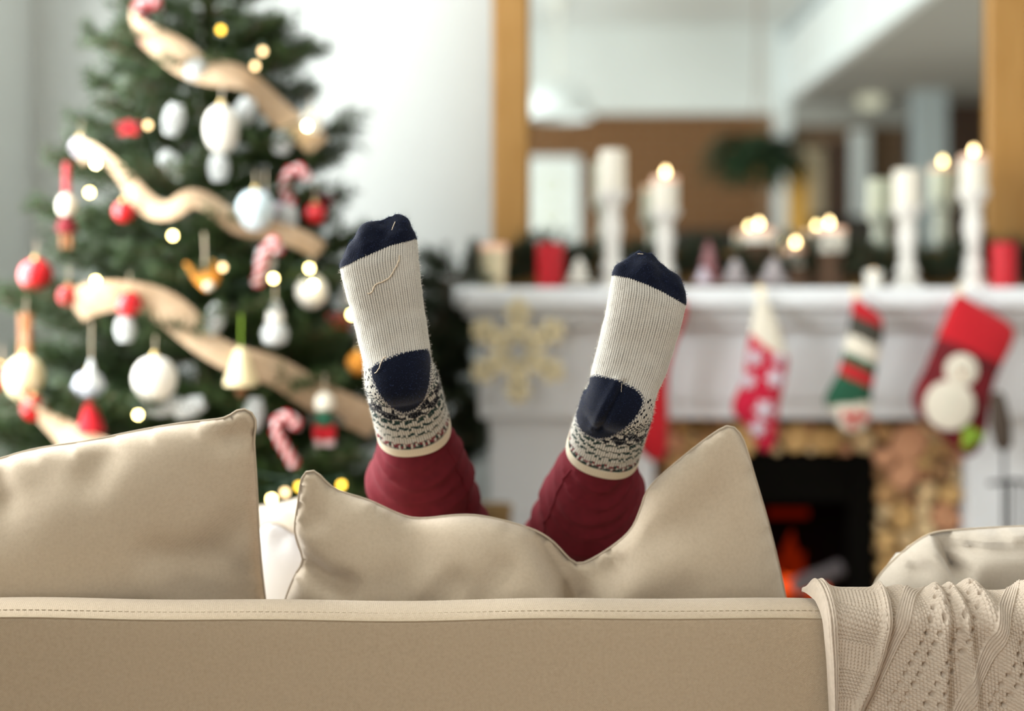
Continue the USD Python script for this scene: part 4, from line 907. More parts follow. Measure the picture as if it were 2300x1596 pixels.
    V = cen[:, None] + lat[:, None] * (hw[:, None] * ex(cs)[None])[..., None] + rd[:, None] * (hd[:, None] * ex(sn)[None])[..., None]
    return V, tt, al[400 - 1], al[400 + 130 - 1], al[-1], end, rowi
def px_of(v): return CX + v[..., 0] * F / v[..., 1], HY + (EYE - v[..., 2]) * F / v[..., 1]
def build_sock(S, person, seed):
    V, tt, aP, aL, aE, end, rowi = sock_surface(S); rng = np.random.default_rng(seed)
    N = np.cross(np.roll(V, -1, 1) - np.roll(V, 1, 1), np.gradient(V, axis=0)); N /= np.linalg.norm(N, axis=-1, keepdims=True) + 1e-12
    if ((N[200, NU // 2]) @ np.array([0, -1, 0])) < 0: N = -N
    u = (np.arange(NU)[None] + .5) / NU * NC + 0 * tt[:, None]; ucol = np.floor(u).astype(int); fu = u - ucol
    px, py = px_of(V)
    front = np.broadcast_to((np.arange(NU) > NU * .22) & (np.arange(NU) < NU * .78), px.shape)
    side = np.broadcast_to(np.abs(np.arange(NU) / NU - .5), px.shape)
    T = np.array(S["toe"], float); tb = np.interp(px, T[:, 0], T[:, 1])
    tb = tb + 1.3 * np.cos(u * 2 * PI) + 1.5 * meshkit.noise(V * 300, 3)
    toe = py < tb
    row = tt[:, None] + 0 * u
    hp = Polygon(rounded(S["heel"], 2)); heel = contains_xy(hp, px + .8 * np.cos(u * 6), py + 1.6 * np.cos(u * 2 * PI)) & front
    # knit relief: columns; dark slits between them
    rowu = row / .00225
    slit = np.clip((np.abs(fu - .5) - .27) / .16, 0, 1)
    dash = .5 + .5 * np.cos(2 * PI * (rowu + .5 * (ucol % 2)))
    nz = meshkit.fbm(V * 60, 3, 4)
    disp = .00035 * (1 - slit * (.6 + .4 * dash)) + .0016 * (nz - .5)
    col = np.broadcast_to(CREAM, V.shape).copy() * (.95 + .1 * meshkit.noise(V * 900, 2))[..., None]
    gap = (np.minimum(1, slit * 1.15) * (.40 + .60 * np.clip(dash * 1.7 - .35, 0, 1)) * np.clip(.9 + 1.0 * (nz - .5), .45, 1))[..., None]
    col = col * (1 - gap) + GAP * gap
    # fair isle band between the heel and the ribbed edge
    rib0 = aE - .0155; band0 = aP + .012
    isband = (row > band0 - .028 * np.clip((side - .22) / .2, 0, 1)) & (row < rib0) & ~heel
    R = len(PAT); rh = (rib0 - aL + .020) / R
    dist = (rib0 - row) / rh + .9 * meshkit.noise(V * 45, 9) + .35 * np.sin(u * 2 * PI / 5); ri = np.clip(R - 1 - np.floor(dist).astype(int), -60, R - 1)
    lut = np.array([[{"c": 0, "n": 1, "g": 2, "r": 3}[ch] for ch in r] for r in PAT])
    code = np.where(ri >= 0, lut[np.maximum(ri, 0), (ucol + 3) % 10], ((ri + ucol) % 2 == 0) * 1)
    code = np.where((ri < -3) & ((ri // 2 + ucol // 2) % 3 > 0), 0, code)
    pal = np.stack([CREAM, NAVY * .6, GREEN * .8, RED])
    cb = pal[code]; edge = np.clip((np.abs(fu - .5) - .28) / .13, 0, 1)[..., None]; cb = cb * (1 - .8 * edge) + GAP * .8 * edge
    fr = dist - np.floor(dist); col = np.where(isband[..., None], cb, col)
    disp = np.where(isband, .0005 * np.cos((fu - .5) * PI) + .00025 * np.sin(fr * PI) + .0009 * np.sin(row * 520 + 1.2 * np.sin(u * .25)) * np.clip((row - aL + .02) / .02, 0, 1), disp)
    # mottled grey line hugging the heel patch
    near = contains_xy(hp.buffer(4.5), px, py) & ~heel & front & (row > aP - .002)
    col = np.where(near[..., None], np.where(((ucol + np.floor(rowu).astype(int)) % 2 == 0)[..., None], CREAM * .75, NAVY * 2.2 + .05), col)
    rib = row >= rib0
    ribw = .5 + .5 * np.cos(2 * PI * u); col = np.where(rib[..., None], RIBC * (.93 + .07 * ribw[..., None]), col); disp = np.where(rib, .0012 + .0004 * ribw, disp)
    tn = np.abs(meshkit.noise(V * 700, 8) - .5)
    for msk in (toe, heel): disp = np.where(msk, .0007 + .0005 * tn + .0008 * (nz - .5), disp); col = np.where(msk[..., None], NAVY * (.8 + .9 * tn[..., None]), col)
    if S["notch"]:
        d_ = linedist(np.stack([px.ravel(), py.ravel()], 1), np.array(S["notch"], float)).reshape(px.shape)
        disp = disp - .0036 * np.exp(-(d_ / 6.5) ** 2) * front
        d2 = linedist(np.stack([px.ravel() + 17, py.ravel() + 4], 1), np.array(S["notch"], float)).reshape(px.shape); disp = disp + .0026 * np.exp(-(d2 / 10) ** 2) * front
    # toes bulge softly through the cap, folds in the wool
    disp = disp + np.where(toe, .0022 * np.sin((px - S["tip"][0]) / 13.0 + .5) + .003 * (meshkit.noise(V * 90, 6) - .5), 0) * np.clip((tb - py) / 25, 0, 1)
    V2 = V + N * disp[..., None]
    rim = V2[-1] - N[-1] * .003 - end["G"] * .002; V2 = np.concatenate([V2, rim[None]]); col = np.concatenate([col, col[-1:]])
    mesh = grid_faces(V2.reshape(-1, 3), NSEC + 1, NU, False)
    v = np.vstack([mesh[0], V2[0].mean(0)]); kk = np.arange(NU); f = np.vstack([mesh[1], np.stack([np.full(NU, len(v) - 1), (kk + 1) % NU, kk], 1)])
    colv = np.vstack([col.reshape(-1, 3), NAVY])
    n_ = np.cross(v[f[:, 1]] - v[f[:, 0]], v[f[:, 2]] - v[f[:, 0]]); mid_ = f.shape[0] // 3
    cidx = 200 * NU + NU // 2; fi = np.where((f == cidx).any(1))[0][0]
    if n_[fi] @ np.array([0, -1.0, 0]) < 0: f = f[:, ::-1]
    key = np.zeros(px.shape, int); key[isband] = 3; key[near] = 3; key[rib] = 4; key[heel] = 2; key[toe] = 1
    key = np.concatenate([key, key[-1:]]).ravel(); key = np.r_[key, 1]
    fk = key[f].max(1)
    sk = part("sock", person, S["label"])
    names = ["foot_knit", "toe_cap", "heel_patch", "patterned_cuff", "ribbed_edge"]
    for k_, (vv, ff, ui) in split((v, f), fk).items(): obj(names[k_], (vv, ff), K["knit"], sk, smooth=True, col=colv[ui])
    # wool fuzz
    for nm, msk, cnt, m_, ln in (("wool_fuzz", ~toe & ~heel & ~rib, 6500, "fuzz", .0034), ("navy_fuzz", toe | heel, 2200, "fuzz_navy", .0026)):
        idx = np.argwhere(msk); idx = idx[rng.choice(len(idx), cnt)]
        b_ = V2[idx[:, 0], idx[:, 1]]; nn = N[idx[:, 0], idx[:, 1]]; l = ln * (.35 + rng.random(cnt) ** 2)
        d1 = nn + .9 * rng.standard_normal((cnt, 3)) * .6; d1 /= np.linalg.norm(d1, axis=1, keepdims=True); d2 = d1 + .9 * rng.standard_normal((cnt, 3)) * .6; d2 /= np.linalg.norm(d2, axis=1, keepdims=True)
        pts = np.stack([b_ - nn * .0003, b_ + d1 * l[:, None] * .5, b_ + d1 * l[:, None] * .5 + d2 * l[:, None] * .5], 1).reshape(-1, 3)
        cu = UsdGeom.BasisCurves.Define(stage, path_of(sk) + "/" + nm); cu.CreateTypeAttr("linear"); cu.CreatePointsAttr(Vt.Vec3fArray.FromNumpy(pts.astype(np.float32)))
        cu.CreateCurveVertexCountsAttr(Vt.IntArray.FromNumpy(np.full(cnt, 3, np.int32))); cu.CreateWidthsAttr(Vt.FloatArray.FromNumpy(np.full(len(pts), .00013, np.float32))); cu.SetWidthsInterpolation("vertex")
        UsdShade.MaterialBindingAPI.Apply(cu.GetPrim()).Bind(K[m_]); setdata(cu.GetPrim(), kind="stuff")
    # loose strands of yarn lying on the wool
    for strand, r_ in S["threads"]:
        pp = smoothpath(np.array(strand, float), 30); fm = front[:-0 or None]; fx, fy = px[front], py[front]; W_ = (V + N * .0012)[front]
        tr = cKDTree(np.stack([fx, fy], 1)); _, ii = tr.query(pp); obj("loose_thread", tube(W_[ii] * 1.0 + np.array([0, -.0008, 0]), r_, 6), K["thread"], sk, smooth=True)
    return end

# ------------------------------------------------------------------ person
person = thing("person", "person in burgundy trousers and navy-toed wool socks, feet up over the sofa back", "person", (0, 0, 0))
SOCKS["a"]["label"] = "cream wool sock with navy toe and heel and loose yarn strands"; SOCKS["b"]["label"] = "cream wool sock with a creased navy heel"
SOCKS["a"]["threads"] = [([(897, 573), (893, 590), (884, 608), (872, 625), (855, 634), (842, 641), (837, 652), (826, 658)], .0007), ([(868, 800), (858, 812), (852, 828), (843, 838)], .0005), ([(888, 499), (884, 508), (880, 518)], .0004)]
SOCKS["b"]["threads"] = [([(1396, 862), (1395, 880)], .00025), ([(1432, 571), (1444, 572)], .0004)]
ends = {k: build_sock(SOCKS[k], person, i + 40) for i, k in enumerate("ab")}
rngp = np.random.default_rng(17)
paths = {}
for k, pxs in (("a", [(945, .095, .0655), (960, .175, .068), (1010, .285, .070)]), ("b", [(1333, .10, .064), (1312, .18, .069), (1255, .29, .070)])):
    e = ends[k]; c0 = e["c"]
    Gd = np.array([0, .77, -.64])
    ctr = [c0 - e["G"] * .004, c0 + e["G"] * .004, c0 + e["G"] * .022]; rad = [e["r"] * .88, e["r"] * .93, e["r"] * 1.13]
    for px_, t, r in pxs:
        q = c0 + Gd * t; q[0] = X(px_, q[1]); ctr.append(q); rad.append(r)
    hip = np.array([-.07 if k == "a" else .09, 2.30, .575]); ctr += [(ctr[-1] * .62 + hip * .38) + [0, .0, .02], hip]; rad += [.085, .10]
    paths[k] = (np.array(ctr), np.array(rad))
    pth = smoothpath(ctr, 150); s_ = np.r_[0, np.cumsum(np.linalg.norm(np.diff(ctr, axis=0), axis=1))]; rr = np.interp(np.linspace(0, s_[-1], 150), s_, rad)
    from scipy.ndimage import gaussian_filter1d
    rr[6:] = gaussian_filter1d(rr, 3)[6:]
    t, a, b = frames(pth); m = 72; g = np.arange(m) * 2 * PI / m
    ss = np.linspace(0, s_[-1], 150)
    # soft jersey folds: rings that wander round the leg, strongest near the cuff
    A_ = g[None, :]; S_ = ss[:, None]
    w1 = S_ + .016 * np.sin(A_ + (0 if k == "a" else 2.4)) + .009 * np.sin(2 * A_ + 1.3) + .012 * (meshkit.noise(np.stack([np.cos(A_) * 1.5 + 0 * S_, np.sin(A_) * 1.5 + 0 * S_, S_ * 22 + 0 * A_], -1), 4) - .5)
    amp = meshkit.noise(np.stack([np.cos(A_) * 1.3 + 0 * S_, np.sin(A_) * 1.3 + 0 * S_, S_ * 30 + 0 * A_], -1), 9)
    fold = .0085 * ((1 - np.abs(np.sin(w1 * 115))) ** 1.5 - .3) * amp * np.exp(-((S_ - .06) / .06) ** 2) + .013 * ((1 - np.abs(np.sin(w1 * 48 + 1))) ** 1.4 - .3) * amp * np.exp(-((S_ - .14) / .10) ** 2)
    dirs = np.cos(g)[None, :, None] * a[:, None] + np.sin(g)[None, :, None] * b[:, None]
    v = pth[:, None] + dirs * (rr[:, None] + fold + .003 * (meshkit.fbm((pth[:, None] + dirs * .06) * 26, 3, 5) - .5))[..., None]
    mm = grid_faces(v.reshape(-1, 3), 150, m, True)
    tr_ = part("trousers", person) if k == "a" else tr_
    obj("trouser_leg", mm, K["trousers"], tr_, smooth=True)
    # side seam
    sm = v[4:110, int(np.argmax(v[50, :, 0] * (.8 if k == "a" else -.8) - v[50, :, 1] * .6))]; obj("seam", tube(sm, .0013, 5), K["trousers"], tr_, smooth=True)
HA, HB = paths["a"][0][-1], paths["b"][0][-1]
pel = m3.Manifold.batch_hull([m3.Manifold.sphere(.10, 24).translate(list(map(float, HA))), m3.Manifold.sphere(.10, 24).translate(list(map(float, HB))), m3.Manifold.sphere(.105, 24).translate([-.11, 2.29, .58])])
obj("hip", meshkit.arrays(pel)[:2], K["trousers"], tr_, smooth=True)
# upper body lying on the seat, turned along the sofa (behind the cushions)
waist, chest, neck, head = np.array([-.13, 2.29, .575]), np.array([-.38, 2.29, .585]), np.array([-.54, 2.29, .605]), np.array([-.65, 2.29, .625])
def chain(js): return [hull(js[i][0], js[i][1], js[i + 1][0], js[i + 1][1]) for i in range(len(js) - 1)]
def merged(ms, ref=.012, it=12):
    u = m3.Manifold.batch_boolean(ms, m3.OpType.Add).refine_to_length(ref); v, f, _ = meshkit.arrays(u); tm = trimesh.Trimesh(v, f, process=True); trimesh.smoothing.filter_taubin(tm, iterations=it); return np.array(tm.vertices), np.array(tm.faces)
sh = [np.array([-.42, 2.16, .58]), np.array([-.42, 2.42, .58])]; el = [np.array([-.28, 2.09, .60]), np.array([-.22, 2.46, .56])]; wr = [np.array([-.16, 2.20, .69]), np.array([-.22, 2.30, .70])]
trunk = chain([(waist, .10), (chest, .115), (neck, .055), (head, .05)]) + [hull(sh[0], .06, sh[1], .06)]
arms = [m for i in (0, 1) for m in chain([(sh[i], .052), (el[i], .042), (wr[i], .028)])]
hands = []
for i in (0, 1):
    w = wr[i]; dv = np.array([.6, .25 if i == 0 else -.25, .05]); dv /= np.linalg.norm(dv); sd = np.cross(dv, [0, 0, 1.0]); sd /= np.linalg.norm(sd)
    hands.append(m3.Manifold.batch_hull([m3.Manifold.sphere(r, 12).translate(list(map(float, q))) for q, r in ((w, .022), (w + dv * .08 + sd * .028, .013), (w + dv * .08 - sd * .028, .013))]))
    for j, l in enumerate((.066, .076, .07, .054)):
        b0 = w + dv * .078 + sd * (.030 - .020 * j); b1 = b0 + dv * l * .55 - np.array([0, 0, .012]); b2 = b1 + dv * l * .4 - np.array([0, 0, .022]); hands += chain([(b0, .0095), (b1, .0085), (b2, .0075)])
    t0 = w + dv * .025 + sd * .026; t1 = t0 + dv * .03 + sd * .022; hands += chain([(t0, .012), (t1, .010), (t1 + dv * .028 + sd * .004, .0085)])
hd_ = m3.Manifold.sphere(1, 40).scale([.115, .078, .098]).translate(list(map(float, head + [-.03, 0, .01])))
nose = hull(head + [-.035, 0, .10], .012, head + [-.015, 0, .118], .011); chin = hull(head + [.03, 0, .05], .04, head + [.045, 0, .07], .025)
ears = [m3.Manifold.sphere(1, 12).scale([.028, .01, .02]).translate(list(map(float, head + [-.03, s * .078, .01]))) for s in (-1, 1)]
shins = [hull(paths[k][0][5], .045, ends[k]["c"] + ends[k]["G"] * .004, .034) for k in "ab"] + [hull(paths[k][0][5], .05, paths[k][0][-1], .08) for k in "ab"] + [hull(HA, .08, HB, .08), hull(HB, .08, waist, .09), hull(HA, .085, waist, .09)]
obj("body", merged(trunk + arms + hands + [hd_, nose, chin] + ears + shins, .014, 8), K["skin"], person, smooth=True)
swv = merged([m for m in chain([(waist + [.03, 0, 0], .112), (chest, .128), (neck + [.02, 0, 0], .066)])] + [hull(sh[0], .073, sh[1], .073)] + [m for i in (0, 1) for m in chain([(sh[i], .066), (el[i], .054), (wr[i] * .85 + el[i] * .15, .042)])], .016, 8)
obj("sweater", swv, K["sweater"], person, smooth=True)
hm = m3.Manifold.sphere(1, 32).scale([.12, .088, .105]).translate(list(map(float, head + [-.055, 0, -.012])))
obj("hair", meshkit.arrays(hm)[:2], K["hair"], person, smooth=True)
for s in (-1, 1): obj("eye", move(lathe(np.stack([.011 * np.sin(np.linspace(0, PI, 10)) + .0001, .011 * np.cos(np.linspace(0, PI, 10))], 1), 12), head + [-.045, s * .032, .093]), K["white"], person, smooth=True)
obj("mouth", box(head + [.004, -.022, .098], head + [.012, .022, .108], .003), K["redfelt"], person)

# ------------------------------------------------------------------ cushions
def press(v, extra=.003):
    """cushion points that lie inside a trouser leg are pushed out to its surface"""
    for k in "ab":
        c, r = paths[k]; pth = smoothpath(c[1:], 80); s_ = np.r_[0, np.cumsum(np.linalg.norm(np.diff(c[1:], axis=0), axis=1))]; rr = np.interp(np.linspace(0, s_[-1], 80), s_, r[1:]) + extra
        d, i = cKDTree(pth).query(v); ins = d < rr[i]
        dv = v - pth[i]; dv /= np.linalg.norm(dv, axis=1, keepdims=True) + 1e-9; v[ins] = (pth[i] + dv * rr[i][:, None])[ins]
    return v
def cushion(pts, label, mat, yf, T, creases=(), res=.009, power=.5, pressed=False, wr=.05, seed=0, name="cushion", seamed=True, k=2, group=None):
    o = lean_poly(pts, yf); o = rounded(o, k)
    cr = [(np.array(lean_poly(l, yf)), w, a) for l, w, a in creases]
    def front(p, h):
        q = h.copy()
        for l, w, a in cr: q = q - 1.45 * a * np.exp(-(linedist(p, l) / w) ** 2) * np.clip(h * 2.5, 0, 1)
        n_ = meshkit.fbm(np.stack([p[:, 0] * 9, p[:, 1] * 9, np.full(len(p), seed * 3.1)], 1), 3, seed) - .5
        n2 = meshkit.fbm(np.stack([p[:, 0] * 22 + p[:, 1] * 8, p[:, 1] * 7, np.full(len(p), seed * 1.7)], 1), 2, seed + 5) - .5
        return np.maximum(q + (wr * n_ + wr * .6 * n2) * np.clip(h * 2, 0, 1), 0)
    m, f, p, nb = pillow(o, lambda x, z: yf(z), T, res, power, front)
    if pressed: m = press(m)
    base = np.array([o[:, 0].mean(), yf(.7), max(o[:, 1].min(), 0)])
    t = thing(name, label, "cushion", base, group=group)
    obj("cover", (m - base, f), mat, t, smooth=True)
    if seamed:
        e_ = m[:nb]; e_ = np.vstack([e_, e_[:2]]); obj("seam", tube(e_ - base, .0013, 6, False), K["seam"], t, smooth=True)
    return t
B = 1885      # below the sofa's top edge, down to the seat
cushion([(-470, 985), (-440, 1000), (-300, 1015), (-150, 1040), (-60, 1042), (0, 1030), (55, 1012), (120, 1000), (200, 990), (300, 968), (400, 950), (470, 943), (510, 938), (528, 922), (552, 916), (574, 934), (575, 962), (570, 985), (574, 1040), (578, 1110), (581, 1180), (586, 1260), (596, 1345), (606, 1440), (600, 1650), (590, B), (560, B + 40), (0, B + 20), (-430, B + 40), (-480, B), (-490, 1500)],
        "large beige back cushion with one upright corner, in front of the tree", K["cush"], lean, .092,
        [([(575, 985), (545, 965), (520, 975)], .014, .30), ([(560, 1175), (500, 1215)], .022, .10), ([(585, 1290), (480, 1240), (380, 1225)], .020, .10), ([(590, 1340), (440, 1300)], .02, .08), ([(30, 1150), (90, 1090), (130, 1060)], .03, .06), ([(250, 1010), (230, 1060)], .022, .08), ([(0, 1060), (25, 1110)], .02, .14)], seed=2)
cushion([(695, 1052), (720, 1066), (738, 1088), (765, 1104), (830, 1122), (880, 1147), (920, 1163), (960, 1164), (1010, 1157), (1060, 1155), (1100, 1161), (1150, 1173), (1205, 1190), (1245, 1216), (1272, 1248), (1296, 1268), (1322, 1260), (1375, 1228), (1420, 1190), (1440, 1140), (1452, 1098), (1500, 1053), (1560, 1004), (1612, 966), (1640, 952), (1664, 972), (1678, 1010), (1698, 1080), (1722, 1160), (1745, 1250), (1766, 1345), (1780, 1440), (1785, 1650), (1780, B), (1750, B + 40), (1200, B + 20), (640, B + 40), (610, B), (605, 1600), (622, 1420), (640, 1345), (662, 1290), (684, 1258), (670, 1226), (660, 1190), (666, 1150), (672, 1110), (676, 1072)],
        "beige back cushion dented by two legs between its two peaked corners", K["cush"], lean, .092,
        [([(1290, 1345), (1282, 1300), (1262, 1262), (1215, 1205)], .013, .34), ([(1296, 1345), (1330, 1298), (1372, 1262)], .020, .22), ([(1280, 1330), (1248, 1300), (1235, 1250)], .012, .12), ([(684, 1256), (740, 1290), (790, 1300)], .013, .22), ([(740, 1090), (728, 1120), (722, 1160)], .012, .10),
         ([(920, 1172), (940, 1240), (905, 1300)], .028, .10), ([(960, 1345), (1030, 1290)], .016, .09), ([(1080, 1320), (1130, 1260)], .016, .07), ([(1470, 1190), (1560, 1160)], .030, .08), ([(1660, 1010), (1640, 1060), (1600, 1100)], .022, .06), ([(1440, 1345), (1520, 1320)], .025, .10), ([(700, 1065), (694, 1110), (690, 1170)], .009, .10)], seed=5, pressed=True)
def lean2(z): return 1.675 - .2 * (z - .83)
cushion([(1950, 1400), (1952, 1350), (1962, 1310), (1988, 1275), (2030, 1236), (2075, 1204), (2105, 1193), (2150, 1189), (2230, 1184), (2330, 1180), (2480, 1182), (2560, 1200), (2600, 1260), (2610, 1400), (2600, B), (2560, B + 30), (2000, B + 30), (1955, B), (1945, 1600)],
        "pale beige cushion slumped behind the knitted throw", K["cush2"], lean2, .10,
        [([(2102, 1186), (2115, 1225), (2132, 1264)], .0075, .5), ([(2108, 1190), (2160, 1215)], .010, .14), ([(2030, 1262), (2048, 1268)], .010, .10), ([(2130, 1228), (2220, 1220), (2300, 1214), (2420, 1212)], .006, .09), ([(2180, 1320), (2300, 1300)], .03, .10)], seed=9, power=.42)
def lean3(z): return 1.86 + .15 * (z - .83)
cushion([(560, 1215), (585, 1182), (612, 1171), (640, 1182), (672, 1206), (700, 1225), (760, 1260), (790, 1345), (800, 1850), (520, 1850), (505, 1345), (530, 1230)], "white cotton pillow showing in the gap between the two back cushions", K["pillow_white"], lean3, .06, [([(620, 1176), (640, 1200)], .012, .15)], seed=12, name="pillow")
def lean4(z): return 2.06 + .1 * (z - .83)
cushion([(470, 1180), (520, 1150), (575, 1137), (620, 1132), (660, 1122), (700, 1110), (740, 1120), (790, 1160), (800, 1300), (800, 1560), (450, 1560), (445, 1300)], "pale beige cushion behind the white pillow in the gap", K["cush2"], lean4, .07, seed=14)
# ------------------------------------------------------------------ knitted throw
TC = np.array([.56, .465, .36])
def drape(s):
    """distance along the cloth -> (y, z) over the sofa's top and down its rear face"""
    pts = np.array([(1.575, .838), (1.56, .8425), (1.54, .8435), (1.518, .8405), (1.5, .834), (1.490, .824), (1.4885, .815), (1.487, .79), (1.484, .70), (1.482, .55), (1.482, .30)])
    q = smoothpath(pts, 400); L = np.r_[0, np.cumsum(np.linalg.norm(np.diff(q, axis=0), axis=1))]
    return np.interp(s, L, q[:, 0]), np.interp(s, L, q[:, 1]), L[-1], np.interp(.838, [0, 1], [0, 1])
_, _, LT, _ = drape(np.array([0.0]))
def screen_to(s): y, z, _, _ = drape(s); return HY + (EYE - z) * F / y, y
def slit(x, w): d = x - np.floor(x) - .5; return np.exp(-(d / w) ** 2)
def knit(us, vs, kind):
    """relief of one knitted bed in metres; us across, vs along the wales, in stitches"""
    if kind == "stock":                # columns of small v's with pricked gaps between them
        w = np.abs(us - np.floor(us) - .5)
        return -.0016 * slit(us + .5, .15) * (.45 + .55 * np.cos(PI * vs) ** 2) - .0005 * slit(vs + 1.1 * w, .18)
    if kind == "garter":               # wavy purl ridges
        row = np.floor(vs); v2 = vs + .20 * np.sin(2 * PI * (us + .5 * (row % 2)))
        return -.0017 * slit(v2, .19) - .0005 * slit(us + .5 * (row % 2), .16)
    if kind == "rib": return .0010 * np.abs(np.sin(PI * us)) ** .6 - .0013 * slit(us + .5, .12) * (.6 + .4 * np.cos(PI * vs) ** 2) - .0003 * slit(vs + .8 * us, .2)
def bands(U, V):
    """the throw's knit: slanting beds of ribs, garter and lace, U, V in metres"""
    st = .0042; a = math.radians(27); A = U * math.cos(a) + V * math.sin(a); Bv = -U * math.sin(a) + V * math.cos(a)
    per = .094; ph = (A / per + .2) % 1
    h = knit(A / st, Bv / .0036, "garter")
    ribm = np.clip((.085 - np.abs(ph - .5)) / .012, 0, 1)
    h = h * (1 - ribm) + (knit((ph - .5) / .0283, Bv / st, "rib") + .0008) * ribm
    hole = 0 * h
    for c, sh in ((.10, 0), (.22, .5), (.78, .5), (.90, 0)):
        d2 = ((ph - c) * per / .0023) ** 2 + ((((Bv / .0118 + sh) % 1) - .5) * .0118 / .0026) ** 2; hole = np.maximum(hole, np.exp(-d2 ** 1.5))
    return h - .0058 * hole * (1 - ribm), hole * (1 - ribm)
def cloth(name, x0, x1, s0, s1, nu, nv, edgeL, edgeR, foldf, hf, parent, base, th=.0035, tuck=0):
    s = np.r_[np.linspace(s0, s0 + .235, nv - 50), np.linspace(s0 + .235, s1, 51)[1:]]; t = np.linspace(0, 1, nu)
    y, z, _, _ = drape(s); py = HY + (EYE - z) * F / y
    pl, pr_ = np.array(edgeL, float), np.array(edgeR, float)
    xl = X(np.interp(py, pl[:, 1], pl[:, 0]), 1.485); xr = X(np.interp(py, pr_[:, 1], pr_[:, 0]), 1.485)
    Xg = xl[:, None] + (xr - xl)[:, None] * t[None]
    n = np.stack([np.gradient(z), -np.gradient(y)], 1); n /= np.linalg.norm(n, axis=1, keepdims=True)      # outwards: -y on the rear face, +z on top
    PXg = CX + Xg * F / 1.485; PYg = np.broadcast_to(py[:, None], Xg.shape)
    off = foldf(PXg, PYg, s[:, None]) ; h, hole = hf(Xg, s[:, None] + 0 * Xg, t[None] + 0 * Xg)
    tp = np.clip((s - s0) / .04, 0, 1)[:, None]; tp = tp * tp * (3 - 2 * tp)
    te = np.clip(t / .05, 0, 1) ** .5 if name == "folded_edge" else 1 + 0 * t
    o = (off * (.12 + .88 * tp)) * te[None] + h + .003
    v = np.stack([Xg, y[:, None] + n[:, 0:1] * o, z[:, None] + n[:, 1:2] * o], -1)
    for sl in ((slice(None), 0), (slice(None), -1), (0, slice(None)), (-1, slice(None))):      # the rim turns in towards the sofa
        v[sl] = v[sl] - np.stack([0 * n[:, 0], n[:, 0], n[:, 1]], 1)[sl[0]] * (o[sl] - .001)[..., None] if sl[0] == slice(None) else v[sl] - np.array([0, n[sl[0], 0], n[sl[0], 1]]) * (o[sl] - .001)[..., None]
    i_, j_ = np.meshgrid(np.arange(nv - 1), np.arange(nu - 1), indexing="ij")
    q_ = np.stack([i_ * nu + j_, (i_ + 1) * nu + j_, (i_ + 1) * nu + j_ + 1, i_ * nu + j_ + 1], -1).reshape(-1, 4)
    i8, j8 = np.r_[0:nv - 1:12, nv - 1], np.r_[0:nu - 1:12, nu - 1]
    bk = v[i8][:, j8] - np.stack([0 * n[:, 0], n[:, 0], n[:, 1]], 1)[i8][:, None] * np.maximum(o[i8][:, j8] - .001, 0)[..., None]; ni, nj = len(i8), len(j8)
    bk[[0, -1]] = v[i8][:, j8][[0, -1]]; bk[:, [0, -1]] = v[i8][:, j8][:, [0, -1]]
    ib, jb = np.meshgrid(np.arange(ni - 1), np.arange(nj - 1), indexing="ij"); qb = np.stack([ib * nj + jb, ib * nj + jb + 1, (ib + 1) * nj + jb + 1, (ib + 1) * nj + jb], -1).reshape(-1, 4) + nv * nu
    q_ = np.vstack([q_, qb]); m = (np.vstack([v.reshape(-1, 3), bk.reshape(-1, 3)]), np.vstack([q_[:, [0, 1, 2]], q_[:, [0, 2, 3]]]))
    c = TC * (.93 + .14 * meshkit.noise(v * 220, 3))[..., None] * (1 + 0 * h)[..., None]
    c = np.vstack([c.reshape(-1, 3), np.tile(TC, (ni * nj, 1))])
    f = m[1]; vv = m[0]; g = (nv // 3) * nu + nu // 2; fi = np.where((f == g).any(1))[0][0]
    if np.cross(vv[f[fi, 1]] - vv[f[fi, 0]], vv[f[fi, 2]] - vv[f[fi, 0]])[1] > 0: f = f[:, ::-1]
    obj(name, (vv - base, f), K["throw"], parent, smooth=True, col=c)
def ridge(PX, PY, line, w, a, wl=None):
    l = np.array(line, float); xc = np.interp(PY, l[:, 1], l[:, 0]); d = PX - xc
    return a * np.where(d < 0, np.exp(-(d / (wl or w)) ** 2), np.exp(-(d / w) ** 2))
tb = np.array([X(2070, 1.49), 1.49, .84])
throw = thing("throw_blanket", "cream knitted throw with lacy ribbed bands draped over the sofa back", "blanket", tb)
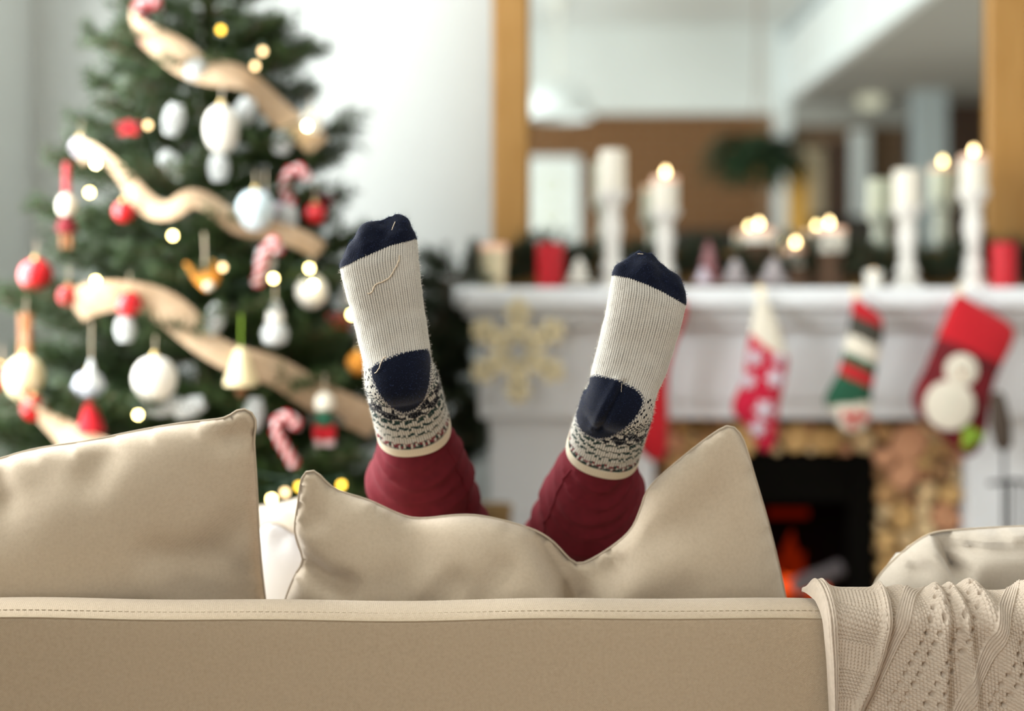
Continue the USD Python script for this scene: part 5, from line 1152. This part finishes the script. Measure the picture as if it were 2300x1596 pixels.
def fold_main(PX, PY, s):
    o = ridge(PX, PY, [(2195, 1300), (2150, 1318), (2128, 1345), (2115, 1450), (2110, 1600)], 16, .014, 26)
    o += ridge(PX, PY, [(2175, 1300), (2165, 1350), (2172, 1450), (2185, 1600)], 14, .012)
    o += ridge(PX, PY, [(2205, 1300), (2215, 1345), (2265, 1480), (2300, 1600)], 30, .014, 24)
    o += ridge(PX, PY, [(2050, 1300), (2055, 1350), (2080, 1600)], 30, .007) + ridge(PX, PY, [(2350, 1300), (2380, 1600)], 40, .012) + ridge(PX, PY, [(2330, 1300), (2335, 1325), (2340, 1600)], 10, .006)
    top = np.clip((1352 - PY) / 30, 0, 1)
    return o + top * (.005 * np.sin((PX - 1990) / 30)) + .004 * (meshkit.fbm(np.stack([PX / 60, PY / 90, 0 * PX], -1), 3, 3) - .4)
cloth("main_panel", 0, 0, .003, LT - .02, 470, 430, [(1905, 1200), (1905, 1700), (1900, 2600)], [(2440, 1200), (2450, 1700), (2440, 2600)], fold_main, lambda U, V, t: bands(U, V), throw, tb)
def fold_flap(PX, PY, s):
    l = np.array([(2006, 1200), (2006, 1335), (1996, 1400), (1976, 1470), (1950, 1540), (1916, 1610), (1888, 1700), (1860, 1900)], float); xr = np.interp(PY, l[:, 1], l[:, 0])
    o = .009 + .007 * np.exp(-((PX - xr + 8) / 9) ** 2) + ridge(PX, PY, [(1862, 1200), (1868, 1330), (1875, 1700)], 13, .008) + ridge(PX, PY, [(1846, 1200), (1850, 1345), (1862, 1700)], 9, .006)
    o += np.clip((1350 - PY) / 30, 0, 1) * (.008 * np.exp(-((PX - 1880) / 18) ** 2) + .005 * np.exp(-((PX - 1850) / 9) ** 2))
    return o
def knit_flap(U, V, t):
    A = U + .10 * V; Bv = V - .20 * U
    b = (Bv / .058 + .1) % 1; w1 = np.clip((np.abs(b - .5) - .25) / .03, 0, 1)
    h = knit(A / .0040, Bv / .0035, "garter") * (1 - w1) + knit(A / .0038, Bv / .0036, "stock") * w1
    edge = np.clip(np.clip((t - .91) / .02, 0, 1) + np.clip((.17 - t) / .02, 0, 1), 0, 1)
    h = h * (1 - edge) + (knit(t * 24, V / .004, "rib") + .0008) * edge
    return h, 0 * h
cloth("folded_edge", 0, 0, .012, LT - .06, 260, 430, [(1828, 1200), (1832, 1325), (1846, 1350), (1856, 1480), (1862, 1620), (1864, 1900), (1850, 2600)], [(2012, 1200), (2012, 1335), (2002, 1400), (1982, 1470), (1956, 1540), (1922, 1610), (1894, 1700), (1880, 1900), (1872, 2600)], fold_flap, knit_flap, throw, tb)
